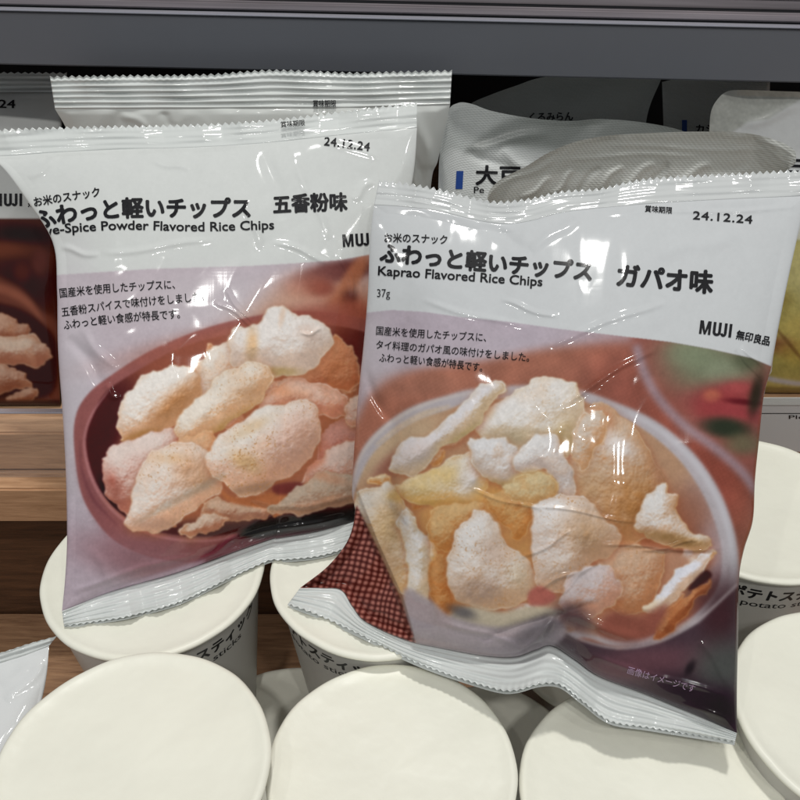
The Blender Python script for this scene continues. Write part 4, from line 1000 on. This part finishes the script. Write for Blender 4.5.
A3 = Art(440, 60, 700, 420, 1, (190, 194, 190), 53)
k3 = ([(450, 120), (470, 104), (490, 95), (515, 86), (545, 77), (600, 74), (663, 74)],
      [(470, 380), (560, 382), (650, 380)], [(450, 120), (458, 240), (470, 380)], [(663, 74), (645, 130), (645, 250), (650, 380)])
p3, s3 = pouch('dark shadowed pouch deep in the shelf with small title, left one at the back', k3, (.475, .475), .008, A3, 63, 90, 120)
T('くるみらん', [(530, 121), (573, 120)], 10, s3.on, p3, bold=.03)
A4 = Art(640, 60, 790, 420, 1, (196, 200, 198), 54)
k4 = ([(662, 82), (690, 76), (720, 76), (770, 78)], [(672, 370), (720, 372), (765, 370)], [(662, 82), (666, 200), (672, 370)], [(770, 78), (768, 200), (765, 370)])
p4, s4 = pouch('shadowed pouch deep in the shelf with small blue mark, right one at the back', k4, (.480, .480), .008, A4, 64, 80, 100)
patch([(682, 120), (687, 120), (687, 132), (682, 132)], s4.on, M['blue_ink'], p4, 'blue_bar')
T('カシュー', [(696, 132), (735, 132)], 9, s4.on, p4, bold=.03)

A5 = Art(690, 80, 900, 420, 2, (176, 178, 172), 55)
A5.poly([(730, 134), (748, 122), (768, 119), (800, 100), (905, 60), (905, 420), (690, 420), (700, 136)], (214, 216, 216), 1.0, smooth=False)  # painted light: lit part white below the slant, grey base as shade above
A5.poly([(690, 236), (905, 244), (905, 420), (690, 420)], (176, 166, 96), 1.2, smooth=False)
A5.blob(800, 270, 30, 30, (206, 196, 136), .8); A5.blob(776, 300, 16, 10, (150, 128, 60), .7); A5.blob(800, 330, 26, 18, (206, 184, 104), .8); A5.blob(782, 346, 16, 8, (136, 74, 58), .8, 10); A5.blob(796, 352, 18, 12, (190, 164, 84), .8)
A5.blob(790, 345, 22, 2, (120, 86, 50), .7, 50)
A5.line([(760, 376), (780, 381), (810, 384), (860, 380)], 5, (186, 190, 206), 1.2, .95)
A5.poly([(690, 384), (780, 387), (905, 390), (905, 420), (690, 420)], (120, 108, 58), 1, smooth=False)
A5.grain(.03)
k5 = ([(709, 134), (711, 112), (717, 100), (726, 92), (740, 90), (775, 91), (815, 93), (860, 100), (880, 120)], [(722, 392), (800, 393), (872, 392)], [(709, 134), (712, 260), (722, 392)], [(880, 120), (878, 260), (872, 392)])
p5, s5 = pouch('white and grey pouch at the far right edge with yellow picture low on it', k5, (.436, .436), .010, A5, 65, 260, 200, m=M['soft'], creases=[(740, 128, 800, 106, 5, .0018)])
T('三', [(787, 172), (812, 173)], 17, s5.on, p5, bold=.05)

# ================================================================ small white packet, bottom left
A6 = Art(-120, 620, 80, 860, 1.5, (224, 226, 226), 71)
pk = thing('snack_packet', 'small plain white glossy packet lying at the left edge beside the front cup', 'packet', tuple(pt(np.array(-20.), np.array(760.), .345)))
P_top = [(-100, 690), (-50, 676), (0, 663), (26, 655), (49, 646)]; P_out = [(-102, 684), (-50, 667), (0, 653), (28, 644), (57, 636)]
P_l = [(-100, 690), (-110, 760), (-110, 850)]; P_r = [(49, 646), (47, 672), (43, 695), (36, 720), (24, 745), (6, 800), (0, 850)]
P_b = [(-110, 850), (-50, 852), (0, 850)]
pw = Wrinkles((-130, 610, 90, 870), 81, .0010, .0006, .0008, creases=[(46, 662, 6, 702, 5, .0016), (0, 684, 44, 660, 5, .0012)])
ps = Sheet(P_top, P_b, P_l, P_r, linD(.372, .372), linD(.350, .350), .012, pw, prof=(.8, .5, .6), back=.8)
panel('front_panel', ps, 220, 220, A6, M['film'], pk, 1.0)
seal('top_seal', P_top, P_out, linD(.372, .372), linD(.371, .371), pk, M['seal'], 2, .0004, 8, .8, .0004)
